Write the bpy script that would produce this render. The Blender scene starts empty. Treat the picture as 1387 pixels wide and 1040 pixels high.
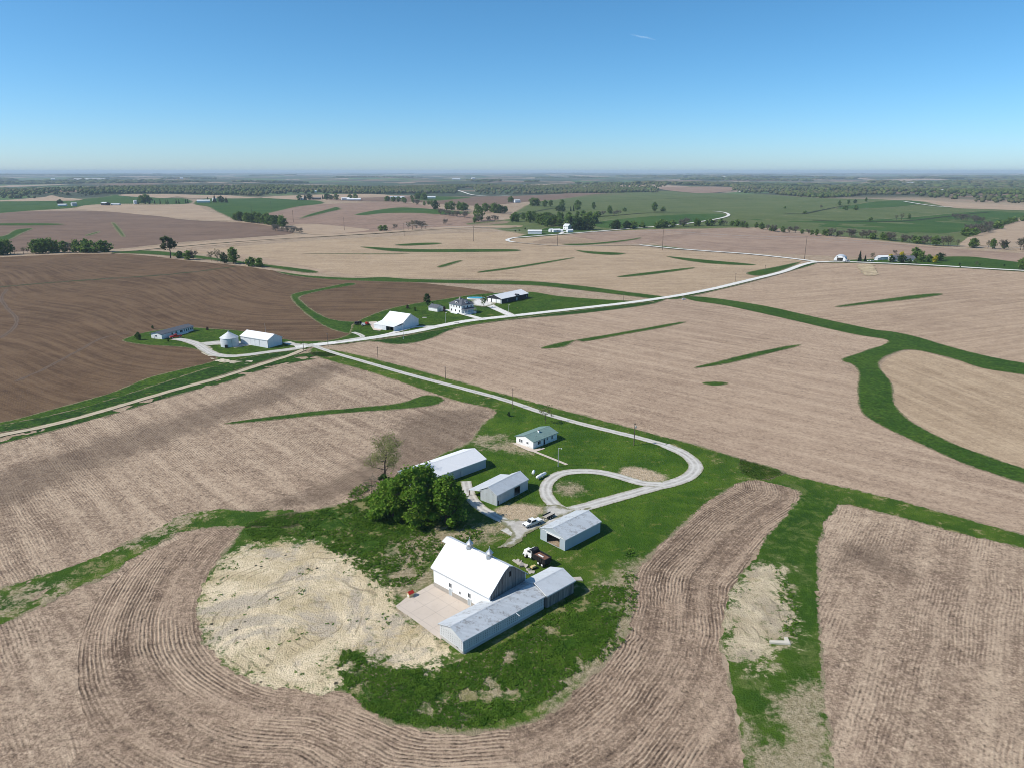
import bpy, math, random
import numpy as np
C = bpy.context.scene.collection
SC = bpy.context.scene
R = math.radians
rng = np.random.default_rng(7)
random.seed(7)

# ------------------------------------------------------------------ camera model (photo pixels -> ground)
F, CX, CY, CAMH = 962.0, 693.5, 520.0, 95.0
PITCH = math.atan((520 - 232.3) / F)

def smooth(a, b, x):
    t = np.clip((x - a) / (b - a), 0, 1)
    return t * t * (3 - 2 * t)

def hfun(x, y):
    x = np.asarray(x, float); y = np.asarray(y, float)
    d = np.hypot(x, y - 170)
    mid = smooth(170, 900, d) * (2.4 * np.sin(.0052 * x + .0031 * y + 1.3) + 1.7 * np.sin(-.0063 * x + .0066 * y + .4) + .6 * np.sin(.016 * x - .009 * y + 2.))
    far = smooth(1500, 4000, d) * (6 * np.sin(.0021 * x + .0011 * y + .7) + 5 * np.sin(-.0013 * x + .0027 * y + 2.2) + 3 * np.sin(.005 * x - .002 * y))
    hor = smooth(8000, 22000, d) * (9 * np.sin(.0005 * x + 1) + 8 * np.sin(.0013 * x - .0003 * y) + 5 * np.sin(.0031 * x + .0007 * y))
    return mid + far + hor

_T = np.concatenate([np.geomspace(90, 60000, 900)])

def at(x, y):
    """ground point seen at photo pixel (x, y)"""
    u = (x - CX) / F; v = -(y - CY) / F
    c, s = math.cos(PITCH), math.sin(PITCH)
    dx, dy, dz = u, c + v * s, -s + v * c
    X, Y, Z = dx * _T, dy * _T, CAMH + dz * _T
    g = Z - hfun(X, Y)
    i = int(np.argmax(g < 0)) if (g < 0).any() else len(_T) - 1
    lo, hi = _T[max(i - 1, 0)], _T[i]
    for _ in range(40):
        m = .5 * (lo + hi)
        if CAMH + dz * m - float(hfun(dx * m, dy * m)) > 0: lo = m
        else: hi = m
    return np.array([dx * lo, dy * lo])

def ats(pts): return np.array([at(*p) for p in pts])

def proj(p):
    c, s = math.cos(PITCH), math.sin(PITCH)
    z = p[2] - CAMH
    zc = p[1] * c - z * s; yc = p[1] * s + z * c
    return CX + F * p[0] / zc, CY - F * yc / zc

def lift(x, y, lvl):
    d = np.hypot(x, y)
    return lvl * (.012 + 1.0e-4 * d)

def gz(p, lvl=4): return float(hfun(p[0], p[1]) + lift(p[0], p[1], lvl))

# ------------------------------------------------------------------ numpy noise
_perm = np.random.default_rng(3).random((256, 256))
def vnoise(x, y):
    xi = np.floor(x).astype(int); yi = np.floor(y).astype(int)
    fx = x - xi; fy = y - yi
    fx = fx * fx * (3 - 2 * fx); fy = fy * fy * (3 - 2 * fy)
    a = _perm[xi & 255, yi & 255]; b = _perm[(xi + 1) & 255, yi & 255]
    c = _perm[xi & 255, (yi + 1) & 255]; d = _perm[(xi + 1) & 255, (yi + 1) & 255]
    return (a * (1 - fx) + b * fx) * (1 - fy) + (c * (1 - fx) + d * fx) * fy
def fbm(x, y, s, o=4):
    t = 0; a = .5; n = 0
    for k in range(o):
        t = t + a * vnoise(x / s + 17.3 * k, y / s + 9.1 * k); n += a; a *= .5; s *= .5
    return t / n - .5

# ------------------------------------------------------------------ material helpers
class NT:
    def __init__(s, name):
        s.m = bpy.data.materials.new(name); s.m.use_nodes = True
        s.t = s.m.node_tree; s.n = s.t.nodes; s.b = s.n['Principled BSDF']
        s.b.inputs['Specular IOR Level'].default_value = .12
    def new(s, typ, **kw):
        q = s.n.new(typ)
        for k, v in kw.items(): setattr(q, k, v)
        return q
    def put(s, sock, v):
        if v is None: return
        if isinstance(v, bpy.types.NodeSocket): s.t.links.new(v, sock)
        elif isinstance(v, tuple) and len(v) == 3 and sock.type == 'RGBA': sock.default_value = (*v, 1)
        else: sock.default_value = v
    def noise(s, vec, scale, detail=3, rough=.55, dist=0):
        q = s.new('ShaderNodeTexNoise'); s.put(q.inputs['Vector'], vec)
        q.inputs['Scale'].default_value = scale; q.inputs['Detail'].default_value = detail
        q.inputs['Roughness'].default_value = rough; q.inputs['Distortion'].default_value = dist
        return q.outputs['Fac']
    def math(s, op, a, b=None, c=None, clamp=False):
        q = s.new('ShaderNodeMath', operation=op, use_clamp=clamp)
        s.put(q.inputs[0], a); s.put(q.inputs[1], b)
        if c is not None: s.put(q.inputs[2], c)
        return q.outputs[0]
    def rng(s, v, a, b, c=0., d=1., smooth=True):
        q = s.new('ShaderNodeMapRange', interpolation_type='SMOOTHSTEP' if smooth else 'LINEAR')
        s.put(q.inputs[0], v)
        for i, k in enumerate((a, b, c, d)): s.put(q.inputs[1 + i], k)
        return q.outputs[0]
    def mix(s, f, a, b, mode='MIX'):
        q = s.new('ShaderNodeMix', data_type='RGBA', blend_type=mode)
        s.put(q.inputs[0], f); s.put(q.inputs[6], a); s.put(q.inputs[7], b)
        return q.outputs[2]
    def attr(s, name, out='Vector'):
        q = s.new('ShaderNodeAttribute', attribute_name=name); return q.outputs[out]
    def pos(s): return s.new('ShaderNodeNewGeometry').outputs['Position']
    def obj(s): return s.new('ShaderNodeTexCoord').outputs['Object']
    def scale(s, vec, v):
        q = s.new('ShaderNodeVectorMath', operation='MULTIPLY'); s.put(q.inputs[0], vec); q.inputs[1].default_value = v
        return q.outputs[0]
    def sep(s, vec):
        q = s.new('ShaderNodeSeparateXYZ'); s.put(q.inputs[0], vec); return q.outputs
    def comb(s, x, y, z=0.):
        q = s.new('ShaderNodeCombineXYZ')
        s.put(q.inputs[0], x); s.put(q.inputs[1], y); s.put(q.inputs[2], z); return q.outputs[0]
    def bump(s, h, strength, dist):
        q = s.new('ShaderNodeBump'); s.put(q.inputs['Height'], h)
        q.inputs['Strength'].default_value = strength; q.inputs['Distance'].default_value = dist
        s.t.links.new(q.outputs[0], s.b.inputs['Normal'])
    def done(s, col=None, rough=.9, metal=0.):
        s.put(s.b.inputs['Base Color'], col); s.put(s.b.inputs['Roughness'], rough); s.put(s.b.inputs['Metallic'], metal)
        return s.m

def plain(name, col, rough=.7, metal=0., var=.12, sc=1.5):
    n = NT(name); f = n.noise(n.obj(), sc, 4, .6)
    return n.done(n.mix(f, tuple(c * (1 - var) for c in col), tuple(min(1, c * (1 + var)) for c in col)), rough, metal)

def stubble(name, lo, hi, straw, row=.5, speck=.5, dark=.3, band=1.2, zoned=False):
    """harvested crop field: soil, residue and planter rows (rv = metres across / along the rows)"""
    lo, hi, straw = (tuple(v * w for v, w in zip(c, (1.05, .98, .875))) for c in (lo, hi, straw))
    n = NT(name); p = n.pos(); rv = n.attr('rv'); xs = n.sep(rv)
    big = n.rng(n.noise(p, .012, 4, .6), .3, .7)
    mid = n.rng(n.noise(p, .07, 4, .65), .3, .72)
    col = n.mix(big, lo, hi)
    col = n.mix(n.math('MULTIPLY', mid, .55), col, n.mix(.5, hi, straw))
    streak = n.noise(n.comb(n.math('MULTIPLY', xs[0], .22), n.math('MULTIPLY', xs[1], .012)), 1., 4, .65)
    col = n.mix(n.rng(streak, .42, .72, 0, .6), col, straw)
    col = n.mix(n.rng(streak, .52, .28, 0, dark), col, tuple(c * .55 for c in lo))
    dk = n.noise(p, .02, 5, .7)
    col = n.mix(n.rng(dk, .58, .75, 0, dark * 1.5), col, tuple(c * .6 for c in lo))
    wob = n.noise(rv, .05, 2, .5)
    xr = n.math('ADD', xs[0], n.math('MULTIPLY', wob, 2.6))
    w = n.math('SINE', n.math('MULTIPLY', xr, 2 * math.pi / .78))
    fade = n.rng(n.noise(n.comb(n.math('MULTIPLY', xs[0], .05), n.math('MULTIPLY', xs[1], .022)), 1., 3, .6), .40, .60, .10, 1.)
    # each row is broken into tufts of residue along its length
    tuft = n.noise(n.comb(n.math('MULTIPLY', xs[0], 1.6), n.math('MULTIPLY', xs[1], .22)), 1., 2, .6)
    rw = n.math('MULTIPLY', n.math('MULTIPLY', n.math('MULTIPLY', w, fade), row), n.rng(tuft, .32, .68, .2, 1.6))
    ps = n.noise(n.comb(n.math('MULTIPLY', xr, .16), n.math('MULTIPLY', xs[1], .004)), 1., 3, .75)
    w2 = n.math('MULTIPLY', n.math('SUBTRACT', ps, .5), row * band)
    sp = n.noise(p, 1.9, 2, .8)
    sp2 = n.noise(p, .75, 2, .7); sp3 = n.noise(p, .26, 4, .85)
    spk = n.math('MULTIPLY', n.math('ADD', n.math('ADD', n.math('SUBTRACT', sp, .5), n.math('SUBTRACT', sp2, .5)), n.math('MULTIPLY', n.math('SUBTRACT', sp3, .5), .9)), speck * 3.6)
    tot = n.math('ADD', n.math('ADD', rw, w2), spk)
    fl = n.new('ShaderNodeTexVoronoi'); n.put(fl.inputs['Vector'], p); fl.inputs['Scale'].default_value = 1.25; fl.inputs['Randomness'].default_value = 1.
    fleck = n.math('MULTIPLY', n.rng(fl.outputs['Distance'], .42, .1), n.rng(n.noise(p, .12, 3, .7), .4, .62))
    col = n.mix(n.math('MULTIPLY', tot, .80, clamp=True), col, straw)
    col = n.mix(n.math('MULTIPLY', tot, -.72, clamp=True), col, tuple(c * .42 for c in lo))
    col = n.mix(n.math('MULTIPLY', fleck, min(.4, speck * .8)), col, tuple(min(.8, c * 1.25) for c in straw))
    if zoned:
        zz = n.math('ADD', n.sep(n.attr('zone0'))[0], n.math('ADD', n.math('MULTIPLY', n.math('SUBTRACT', n.noise(p, .10, 5, .75), .5), 26.), n.math('MULTIPLY', n.math('SUBTRACT', n.noise(rv, .5, 3, .75), .5), 10.)))
        col = n.mix(n.rng(zz, -5., 6., 0, .85), col, n.mix(.62, col, tuple(v * .46 for v in lo)))
    if row > .15: n.bump(tot, .35, .25)
    return n.done(col, .95)

def grass(name, a, b, dry, dryness=.35, fine=.5, patch=.05, mow=0.):
    n = NT(name); p = n.pos()
    big = n.rng(n.noise(p, patch, 5, .65), .32, .68)
    col = n.mix(big, a, b)
    f = n.noise(p, .55, 4, .78)
    med = n.noise(p, .17, 4, .7)
    col = n.mix(n.rng(med, .52, .75, 0, .6), col, tuple(min(1, v * w) for v, w in zip(b, (1.5, 1.25, 1.1))))
    col = n.mix(n.rng(med, .48, .28, 0, fine), col, tuple(v * .6 for v in a))
    col = n.mix(n.rng(f, .62, .3, 0, fine), col, tuple(c * .38 for c in a))
    col = n.mix(n.rng(f, .55, .8, 0, fine * .8), col, tuple(min(1, c * 1.7) for c in b))
    d = n.math('MULTIPLY', n.noise(p, patch * 2.7, 6, .72, .4), 1.)
    lo = .72 - dryness * .35
    col = n.mix(n.rng(d, lo, lo + .13, 0, min(1., .25 + dryness)), col, dry)
    if mow:
        xs = n.sep(p)
        w = n.math('SINE', n.math('ADD', n.math('MULTIPLY', n.math('ADD', xs[0], n.math('MULTIPLY', xs[1], .45)), 2.2), n.math('MULTIPLY', n.noise(p, .03, 2), 14)))
        col = n.mix(n.math('MULTIPLY', n.math('ABSOLUTE', w), mow), col, tuple(c * .7 for c in a))
    ed = n.math('ADD', n.sep(n.attr('edge'))[0], n.math('MULTIPLY', n.math('SUBTRACT', n.noise(p, .5, 4, .8), .5), 6.))
    col = n.mix(n.rng(ed, 1.8, .0, 0, .8), col, (.27, .215, .135))
    n.bump(n.math('ADD', f, n.noise(p, 2.2, 2, .7)), .5, .3)
    return n.done(col, .9)

def yardm(name, soil_a, soil_b, soil_c, edge=2.8, deadn=.8, drylu=.85):
    """farmyard ground: rough grass that passes softly into lawn, rank growth, dead grass, straw and bare clay"""
    n = NT(name); p = n.pos()
    z0 = n.sep(n.attr('zone0')); z1 = n.sep(n.attr('zone1'))
    big = n.noise(p, .06, 6, .72, .4); med = n.noise(p, .22, 5, .75, .3); fin = n.noise(p, .8, 4, .8); vf = n.noise(p, 2.4, 2, .7)
    ragg = n.math('ADD', n.math('MULTIPLY', n.math('SUBTRACT', med, .5), 16.), n.math('MULTIPLY', n.math('SUBTRACT', fin, .5), 9.))
    def zone(s, w=2.2, amt=1., rg=1.):
        return n.rng(n.math('ADD', s, n.math('MULTIPLY', ragg, rg)), -w, w, 0, amt)
    # rough grass
    col = n.mix(n.rng(big, .34, .66), (.036, .082, .006), (.078, .132, .012))
    col = n.mix(n.rng(med, .50, .70, 0, .8), col, (.185, .185, .05))
    col = n.mix(n.rng(n.math('ADD', med, n.math('MULTIPLY', fin, .6)), .88, 1.04, 0, .8), col, (.33, .27, .15))
    col = n.mix(n.rng(med, .46, .28, 0, .7), col, (.034, .082, .008))
    # lawn
    lw = n.mix(n.rng(big, .38, .62), (.036, .088, .005), (.072, .134, .010))
    lw = n.mix(n.rng(med, .52, .72, 0, .7), lw, (.14, .165, .026))
    lw = n.mix(n.rng(fin, .48, .28, 0, .75), lw, (.020, .055, .004))
    lw = n.mix(n.rng(fin, .56, .76, 0, .5), lw, (.12, .17, .03))
    lw = n.mix(n.rng(n.math('ADD', med, n.math('MULTIPLY', fin, .7)), .98, 1.1, 0, .6), lw, (.26, .22, .10))
    xs = n.sep(p); w = n.math('SINE', n.math('ADD', n.math('MULTIPLY', n.math('ADD', xs[0], n.math('MULTIPLY', xs[1], .5)), 1.9), n.math('MULTIPLY', n.noise(p, .03, 2), 18)))
    lw = n.mix(n.math('MULTIPLY', n.math('ABSOLUTE', w), .13), lw, (.030, .072, .006))
    col = n.mix(zone(z0[0], 2., 1., .5), col, lw)
    # rank green growth
    lu = n.mix(n.rng(med, .36, .64), (.020, .058, .004), (.054, .110, .008))
    lu = n.mix(n.rng(fin, .54, .76, 0, .65), lu, (.10, .155, .022))
    lu = n.mix(n.rng(fin, .46, .28, 0, .6), lu, (.010, .036, .003))
    lu = n.mix(n.rng(n.math('ADD', n.math('MULTIPLY', med, .7), n.math('MULTIPLY', big, .5)), .595, .68, 0, drylu), lu, (.25, .215, .10))
    col = n.mix(zone(z0[1], 4., .95, 1.5), col, lu)
    # dead grass and straw
    de = n.mix(n.rng(fin, .3, .7), (.24, .19, .11), (.47, .38, .26))
    de = n.mix(n.rng(vf, .5, .3, 0, .5), de, (.14, .125, .06))
    col = n.mix(zone(z0[2], 3., .9, deadn * 1.25), col, de)
    st = n.mix(n.rng(fin, .3, .7), (.36, .27, .17), (.56, .44, .31))
    col = n.mix(zone(z1[1], 1.4, .95, .35), col, st)
    # bare clay
    f = n.noise(p, .10, 6, .7, .8)
    so = n.mix(n.rng(f, .34, .64), soil_a, soil_b)
    so = n.mix(n.rng(n.noise(p, .045, 6, .74, .5), .50, .60, 0, .85), so, soil_c)
    c0 = at(430, 850); dv = n.new('ShaderNodeVectorMath', operation='DISTANCE'); n.put(dv.inputs[0], p); dv.inputs[1].default_value = (float(c0[0]), float(c0[1]), 0)
    ring = n.math('ADD', dv.outputs['Value'], n.math('MULTIPLY', n.noise(p, .02, 3, .6), 34.))
    rut = n.math('SINE', n.math('MULTIPLY', ring, 2.3))
    so = n.mix(n.math('MULTIPLY', n.rng(rut, .72, .98), n.rng(n.noise(p, .12, 4, .7), .46, .6, 0, .6)), so, tuple(v * .45 for v in soil_a))
    rr = n.noise(n.scale(p, (.5, .09, 1)), 1., 4, .7, 1.4)
    so = n.mix(n.rng(rr, .60, .67, 0, .55), so, tuple(v * .45 for v in soil_a))
    so = n.mix(n.rng(fin, .42, .22, 0, .5), so, tuple(v * .45 for v in soil_a))
    so = n.mix(n.rng(n.noise(p, .07, 5, .75, 1.), .54, .66, 0, .5), so, tuple(v * w for v, w in zip(soil_a, (.95, .9, .72))))
    so = n.mix(n.rng(fin, .6, .8, 0, .35), so, tuple(min(1, v * 1.15) for v in soil_b))
    so = n.mix(n.math('MULTIPLY', n.rng(med, .56, .70), n.rng(vf, .35, .6, .3, .85)), so, (.15, .155, .055))
    cl = n.new('ShaderNodeTexVoronoi'); n.put(cl.inputs['Vector'], p); cl.inputs['Scale'].default_value = .3
    so = n.mix(n.math('MULTIPLY', n.rng(cl.outputs['Distance'], .17, .09), n.rng(n.noise(p, .11, 3, .7), .5, .6)), so, (.05, .042, .03))
    col = n.mix(zone(z1[0], 2.0, .97, 1.5), col, so)
    # the outer edge runs out into the stubble
    ed = n.math('ADD', n.sep(n.attr('edge'))[0], n.math('MULTIPLY', n.math('SUBTRACT', n.noise(p, .45, 4, .8), .5), 9.))
    col = n.mix(n.math('MULTIPLY', n.rng(ed, edge, .2, 0, .85), n.rng(z1[0], 1., -2.)), col, (.29, .23, .15))
    n.bump(n.math('ADD', n.math('ADD', fin, vf), n.math('MULTIPLY', med, 1.6)), .75, .4)
    return n.done(col, .93)

def gravelm(name, a, b, tracks=(.6, .58, .54), shoulder=(.24, .235, .12)):
    n = NT(name); p = n.pos()
    f = n.noise(p, .35, 5, .7); g = n.noise(p, 2.6, 3, .7)
    col = n.mix(n.rng(f, .3, .7), a, b)
    col = n.mix(n.rng(g, .5, .85, 0, .35), col, tuple(c * .55 for c in a))
    u = n.sep(n.attr('rv'))[0]
    tr = n.math('ABSOLUTE', n.math('SUBTRACT', n.math('ABSOLUTE', u), .85))
    col = n.mix(n.rng(tr, .5, .1, 0, .6), col, tracks)
    mid_ = n.math('ABSOLUTE', u)
    col = n.mix(n.math('MULTIPLY', n.rng(mid_, .45, .1), n.rng(n.noise(p, .3, 4, .7), .42, .62, 0, .5)), col, tuple(v * .6 for v in a))
    kk = n.sep(n.attr('rv'))[2]
    ed = n.math('ADD', kk, n.math('MULTIPLY', n.math('SUBTRACT', n.noise(p, .8, 4, .75), .5), 1.1))
    col = n.mix(n.rng(ed, .72, 1.05, 0, .9), col, shoulder)
    e2 = n.math('ADD', n.sep(n.attr('edge'))[0], n.math('MULTIPLY', n.math('SUBTRACT', n.noise(p, .6, 4, .8), .5), 12.))
    col = n.mix(n.rng(e2, 4., .5, 0, .95), col, tuple(v * .75 for v in shoulder))
    return n.done(col, .95)

def soilm(name, a, b, c, weed=(.10, .12, .05)):
    n = NT(name); p = n.pos()
    f = n.noise(p, .09, 6, .7, .8); g = n.noise(p, .9, 5, .78); h = n.noise(p, 2.2, 3, .7)
    col = n.mix(n.rng(f, .34, .64), a, b)
    col = n.mix(n.rng(n.noise(p, .05, 6, .72, .5), .50, .62, 0, .9), col, c)
    # tyre ruts: narrow bent streaks
    st = n.noise(n.scale(p, (.75, .10, 1)), 1., 4, .7, 1.6)
    col = n.mix(n.math('MULTIPLY', n.rng(st, .60, .68), n.rng(f, .4, .6, .1, .75)), col, tuple(v * .42 for v in a))
    st2 = n.noise(n.scale(p, (.14, .9, 1)), 1., 4, .7, 1.2)
    col = n.mix(n.rng(st2, .60, .68, 0, .5), col, tuple(v * .5 for v in a))
    col = n.mix(n.rng(g, .46, .26, 0, .75), col, tuple(v * .45 for v in a))
    col = n.mix(n.rng(g, .56, .78, 0, .7), col, tuple(min(1, v * 1.22) for v in b))
    cl = n.new('ShaderNodeTexVoronoi'); n.put(cl.inputs['Vector'], p); cl.inputs['Scale'].default_value = .33
    col = n.mix(n.math('MULTIPLY', n.rng(cl.outputs['Distance'], .2, .1), n.rng(n.noise(p, .11, 3, .7), .5, .6)), col, tuple(v * .2 for v in a))
    col = n.mix(n.math('MULTIPLY', n.rng(n.noise(p, .16, 5, .75), .56, .68), n.rng(h, .4, .6, .1, .8)), col, weed)
    n.bump(n.math('ADD', n.math('ADD', g, h), n.math('MULTIPLY', f, 2.)), .9, .4)
    return n.done(col, .95)

def metalm(name, col, pitch=.9, rust=0., rustc=(.22, .2, .18), rough=.45, metal=0., var=.1, axis='xy', vert=False):
    """ribbed sheet metal; ribs run across the local x (roof) or up the wall"""
    n = NT(name); o = n.obj(); xs = n.sep(o)
    u = xs[0] if axis == 'x' else n.math('ADD', xs[0], xs[1])
    k = n.math('FLOOR', n.math('DIVIDE', u, pitch))
    wn = n.new('ShaderNodeTexWhiteNoise', noise_dimensions='1D'); n.put(wn.inputs['W'], k)
    base = n.mix(wn.outputs['Value'], tuple(c * (1 - var) for c in col), col)
    base = n.mix(n.rng(n.noise(o, .5, 4, .6), .35, .75, 0, .5), base, tuple(c * (1 - var * 1.6) for c in col))
    if rust:
        blk = n.new('ShaderNodeTexWhiteNoise', noise_dimensions='2D')
        n.put(blk.inputs['Vector'], n.comb(k, n.math('FLOOR', n.math('DIVIDE', xs[1], 1.1))))
        r1 = n.rng(n.noise(o, .42, 4, .7), .44, .58)
        m = n.math('MULTIPLY', n.math('MULTIPLY', r1, n.rng(blk.outputs['Value'], .2, .6)), n.rng(n.noise(n.scale(o, (3.4, 1.6, 1)), 1., 3, .75), .42, .58))
        base = n.mix(n.math('MULTIPLY', m, rust), base, rustc)
    fr = n.math('FRACT', n.math('DIVIDE', u, pitch / 3))
    rib = n.rng(n.math('ABSOLUTE', n.math('SUBTRACT', fr, .5)), .36, .5)
    base = n.mix(n.math('MULTIPLY', rib, .28), base, tuple(c * .55 for c in col))
    n.bump(rib, .35, .06)
    return n.done(base, rough, metal)

# ------------------------------------------------------------------ meshes
def mesh_np(name, V, faces, mat, smoothf=True, attrs=None, vcol=None):
    V = np.asarray(V, np.float32); me = bpy.data.meshes.new(name)
    me.vertices.add(len(V)); me.vertices.foreach_set('co', V.ravel())
    if isinstance(faces, np.ndarray): faces = [faces]
    faces = [np.asarray(f, np.int32) for f in faces if len(f)]
    tot = np.concatenate([f.ravel() for f in faces]); sizes = np.concatenate([np.full(len(f), f.shape[1], np.int32) for f in faces])
    me.loops.add(len(tot)); me.loops.foreach_set('vertex_index', tot)
    me.polygons.add(len(sizes))
    st = np.zeros(len(sizes), np.int32); st[1:] = np.cumsum(sizes)[:-1]
    me.polygons.foreach_set('loop_start', st)
    me.polygons.foreach_set('use_smooth', np.full(len(sizes), smoothf, bool))
    for k, v in (attrs or {}).items():
        a = me.attributes.new(k, 'FLOAT_VECTOR', 'POINT'); a.data.foreach_set('vector', np.asarray(v, np.float32).ravel())
    if vcol is not None:
        a = me.attributes.new('tone', 'FLOAT_VECTOR', 'POINT'); a.data.foreach_set('vector', np.asarray(vcol, np.float32).ravel())
    me.update(calc_edges=True); me.validate()
    if mat: me.materials.append(mat)
    return me

def link(name, me, parent=None, loc=None):
    o = bpy.data.objects.new(name, me); C.objects.link(o)
    if parent is not None: o.parent = parent
    if loc is not None: o.location = loc
    return o

def tag(o, label=None, cat=None, group=None, kind=None):
    for k, v in (('label', label), ('category', cat), ('group', group), ('kind', kind)):
        if v: o[k] = v
    return o

def thing(name, label, cat, loc=(0, 0, 0), rz=0., group=None):
    o = bpy.data.objects.new(name, None); C.objects.link(o); o.location = loc; o.rotation_euler = (0, 0, rz)
    o.empty_display_size = .5
    return tag(o, label, cat, group)

def tri_clip(P, f, cellq):
    """P (n,2) points, f (n) level, cellq (m,4): keep the part of the grid where f > 0"""
    tris = np.concatenate([cellq[:, [0, 1, 2]], cellq[:, [0, 2, 3]]])
    ins = f[tris] > 0; cnt = ins.sum(1)
    full = tris[cnt == 3]; outV = [P]; outT = [full]; base = len(P)
    for c in (1, 2):
        t = tris[cnt == c]
        if not len(t): continue
        i = ins[cnt == c]
        odd = np.argmax(i if c == 1 else ~i, axis=1)
        r = np.arange(len(t)); a = t[r, odd]; b = t[r, (odd + 1) % 3]; d = t[r, (odd + 2) % 3]
        kb = (f[a] / (f[a] - f[b]))[:, None]; kd = (f[a] / (f[a] - f[d]))[:, None]
        nb = P[a] + (P[b] - P[a]) * kb; nd = P[a] + (P[d] - P[a]) * kd
        n = len(t); outV += [nb, nd]; ib = base + np.arange(n); idd = ib + n; base += 2 * n
        if c == 1: outT.append(np.stack([a, ib, idd], 1))
        else:
            outT.append(np.stack([ib, b, d], 1)); outT.append(np.stack([ib, d, idd], 1))
    V = np.concatenate(outV); T = np.concatenate(outT)
    used = np.unique(T); mp = np.full(len(V), -1); mp[used] = np.arange(len(used))
    return V[used], mp[T]

def sdist(P, poly):
    """signed distance, positive inside"""
    best = np.full(len(P), 1e18); inside = np.zeros(len(P), bool)
    n = len(poly)
    for i in range(n):
        a = poly[i]; b = poly[(i + 1) % n]; e = b - a; w = P - a
        t = np.clip((w @ e) / max(e @ e, 1e-9), 0, 1)
        q = w - t[:, None] * e; best = np.minimum(best, (q * q).sum(1))
        cond = (a[1] > P[:, 1]) != (b[1] > P[:, 1])
        if e[1] != 0:
            inside ^= cond & (P[:, 0] < a[0] + (P[:, 1] - a[1]) / e[1] * e[0])
    d = np.sqrt(best)
    return np.where(inside, d, -d)

def catmull(pts, closed=False, step=None, k=6):
    pts = np.asarray(pts, float); n = len(pts); out = []
    rg = range(n) if closed else range(n - 1)
    for i in rg:
        if closed: p0, p1, p2, p3 = (pts[(i + j) % n] for j in (-1, 0, 1, 2))
        else: p0, p1, p2, p3 = pts[max(i - 1, 0)], pts[i], pts[i + 1], pts[min(i + 2, n - 1)]
        m = k if step is None else max(2, int(np.linalg.norm(p2 - p1) / step))
        for t in np.arange(m) / m:
            out.append(.5 * ((2 * p1) + (p2 - p0) * t + (2 * p0 - 5 * p1 + 4 * p2 - p3) * t * t + (3 * p1 - p0 - 3 * p2 + p3) * t ** 3))
    if not closed: out.append(pts[-1])
    return np.array(out)

def rowvec(P, rows):
    """rows: (px a, px b) gives the direction the rows run"""
    if rows is None: d = np.array([.8, .6])
    else:
        a, b = at(*rows[0]), at(*rows[1]); d = (b - a) / np.linalg.norm(b - a)
    al = P @ d; ac = P @ np.array([-d[1], d[0]])
    return np.stack([ac, al, 0 * al], 1)

def sheet(name, px, mat, lvl, rag=1., ragscale=8., cell=None, curve=True, rows=None, holes=(0., 10.), kind='structure', rvf=None, world=None, cut=None, fine=None, zones=None):
    W = ats(px) if world is None else np.asarray(world)
    if curve: W = catmull(W, True, k=4)
    c0 = W.mean(0); u, s, vt = np.linalg.svd(W - c0); ax = vt[0]; ay = np.array([-ax[1], ax[0]])
    L = np.stack([(W - c0) @ ax, (W - c0) @ ay], 1); pad = rag * 1.5 + 1
    mn, mx = L.min(0) - pad, L.max(0) + pad
    if cell is None:
        near = np.hypot(W[:, 0], W[:, 1]).min()
        cell = max(near * .0022, math.sqrt((mx - mn).prod() / 190000))
    if fine is None: fine = 0 if not curve else rag * .5
    gx = np.arange(mn[0], mx[0] + cell, cell); gy = np.arange(mn[1], mx[1] + cell, cell)
    X, Y = np.meshgrid(gx, gy); P = c0 + X.ravel()[:, None] * ax + Y.ravel()[:, None] * ay
    f = sdist(P, W)
    if rag: f = f + 2 * rag * fbm(P[:, 0], P[:, 1], ragscale, 4) + 2.6 * fine * fbm(P[:, 0] + 31, P[:, 1], max(2.6 * cell, 1.3), 3)
    if holes[0]: f = np.minimum(f, (fbm(P[:, 0] + 500, P[:, 1] + 90, holes[1], 5) + .5 - holes[0]) * holes[1] * 1.5)
    if cut is not None: f = np.minimum(f, cut(P))
    nx, ny = len(gx), len(gy)
    i = (np.arange(ny - 1)[:, None] * nx + np.arange(nx - 1)[None]).ravel()
    q = np.stack([i, i + 1, i + nx + 1, i + nx], 1)
    q = q[(f[q] > 0).any(1)]
    if not len(q): return None
    V, T = tri_clip(P, f, q)
    z = hfun(V[:, 0], V[:, 1]) + lift(V[:, 0], V[:, 1], lvl)
    rv = rowvec(V, rows) if rvf is None else rvf(V)
    e = np.clip(sdist(V, W) / cell, 0, 99) if len(W) < 400 else np.full(len(V), 50.)
    at_ = {'rv': rv, 'edge': np.stack([e, e, e], 1)}
    if zones:
        ch = []
        for polys in zones:
            d = np.full(len(V), -25.)
            for q in polys: d = np.maximum(d, np.clip(sdist(V, catmull(ats(q), True, k=3)), -25, 25))
            ch.append(d)
        while len(ch) % 3: ch.append(np.full(len(V), -25.))
        for k in range(0, len(ch), 3): at_['zone%d' % (k // 3)] = np.stack(ch[k:k + 3], 1)
    me = mesh_np(name, np.column_stack([V, z]), T, mat, True, at_)
    return tag(link(name, me), kind=kind)

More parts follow.
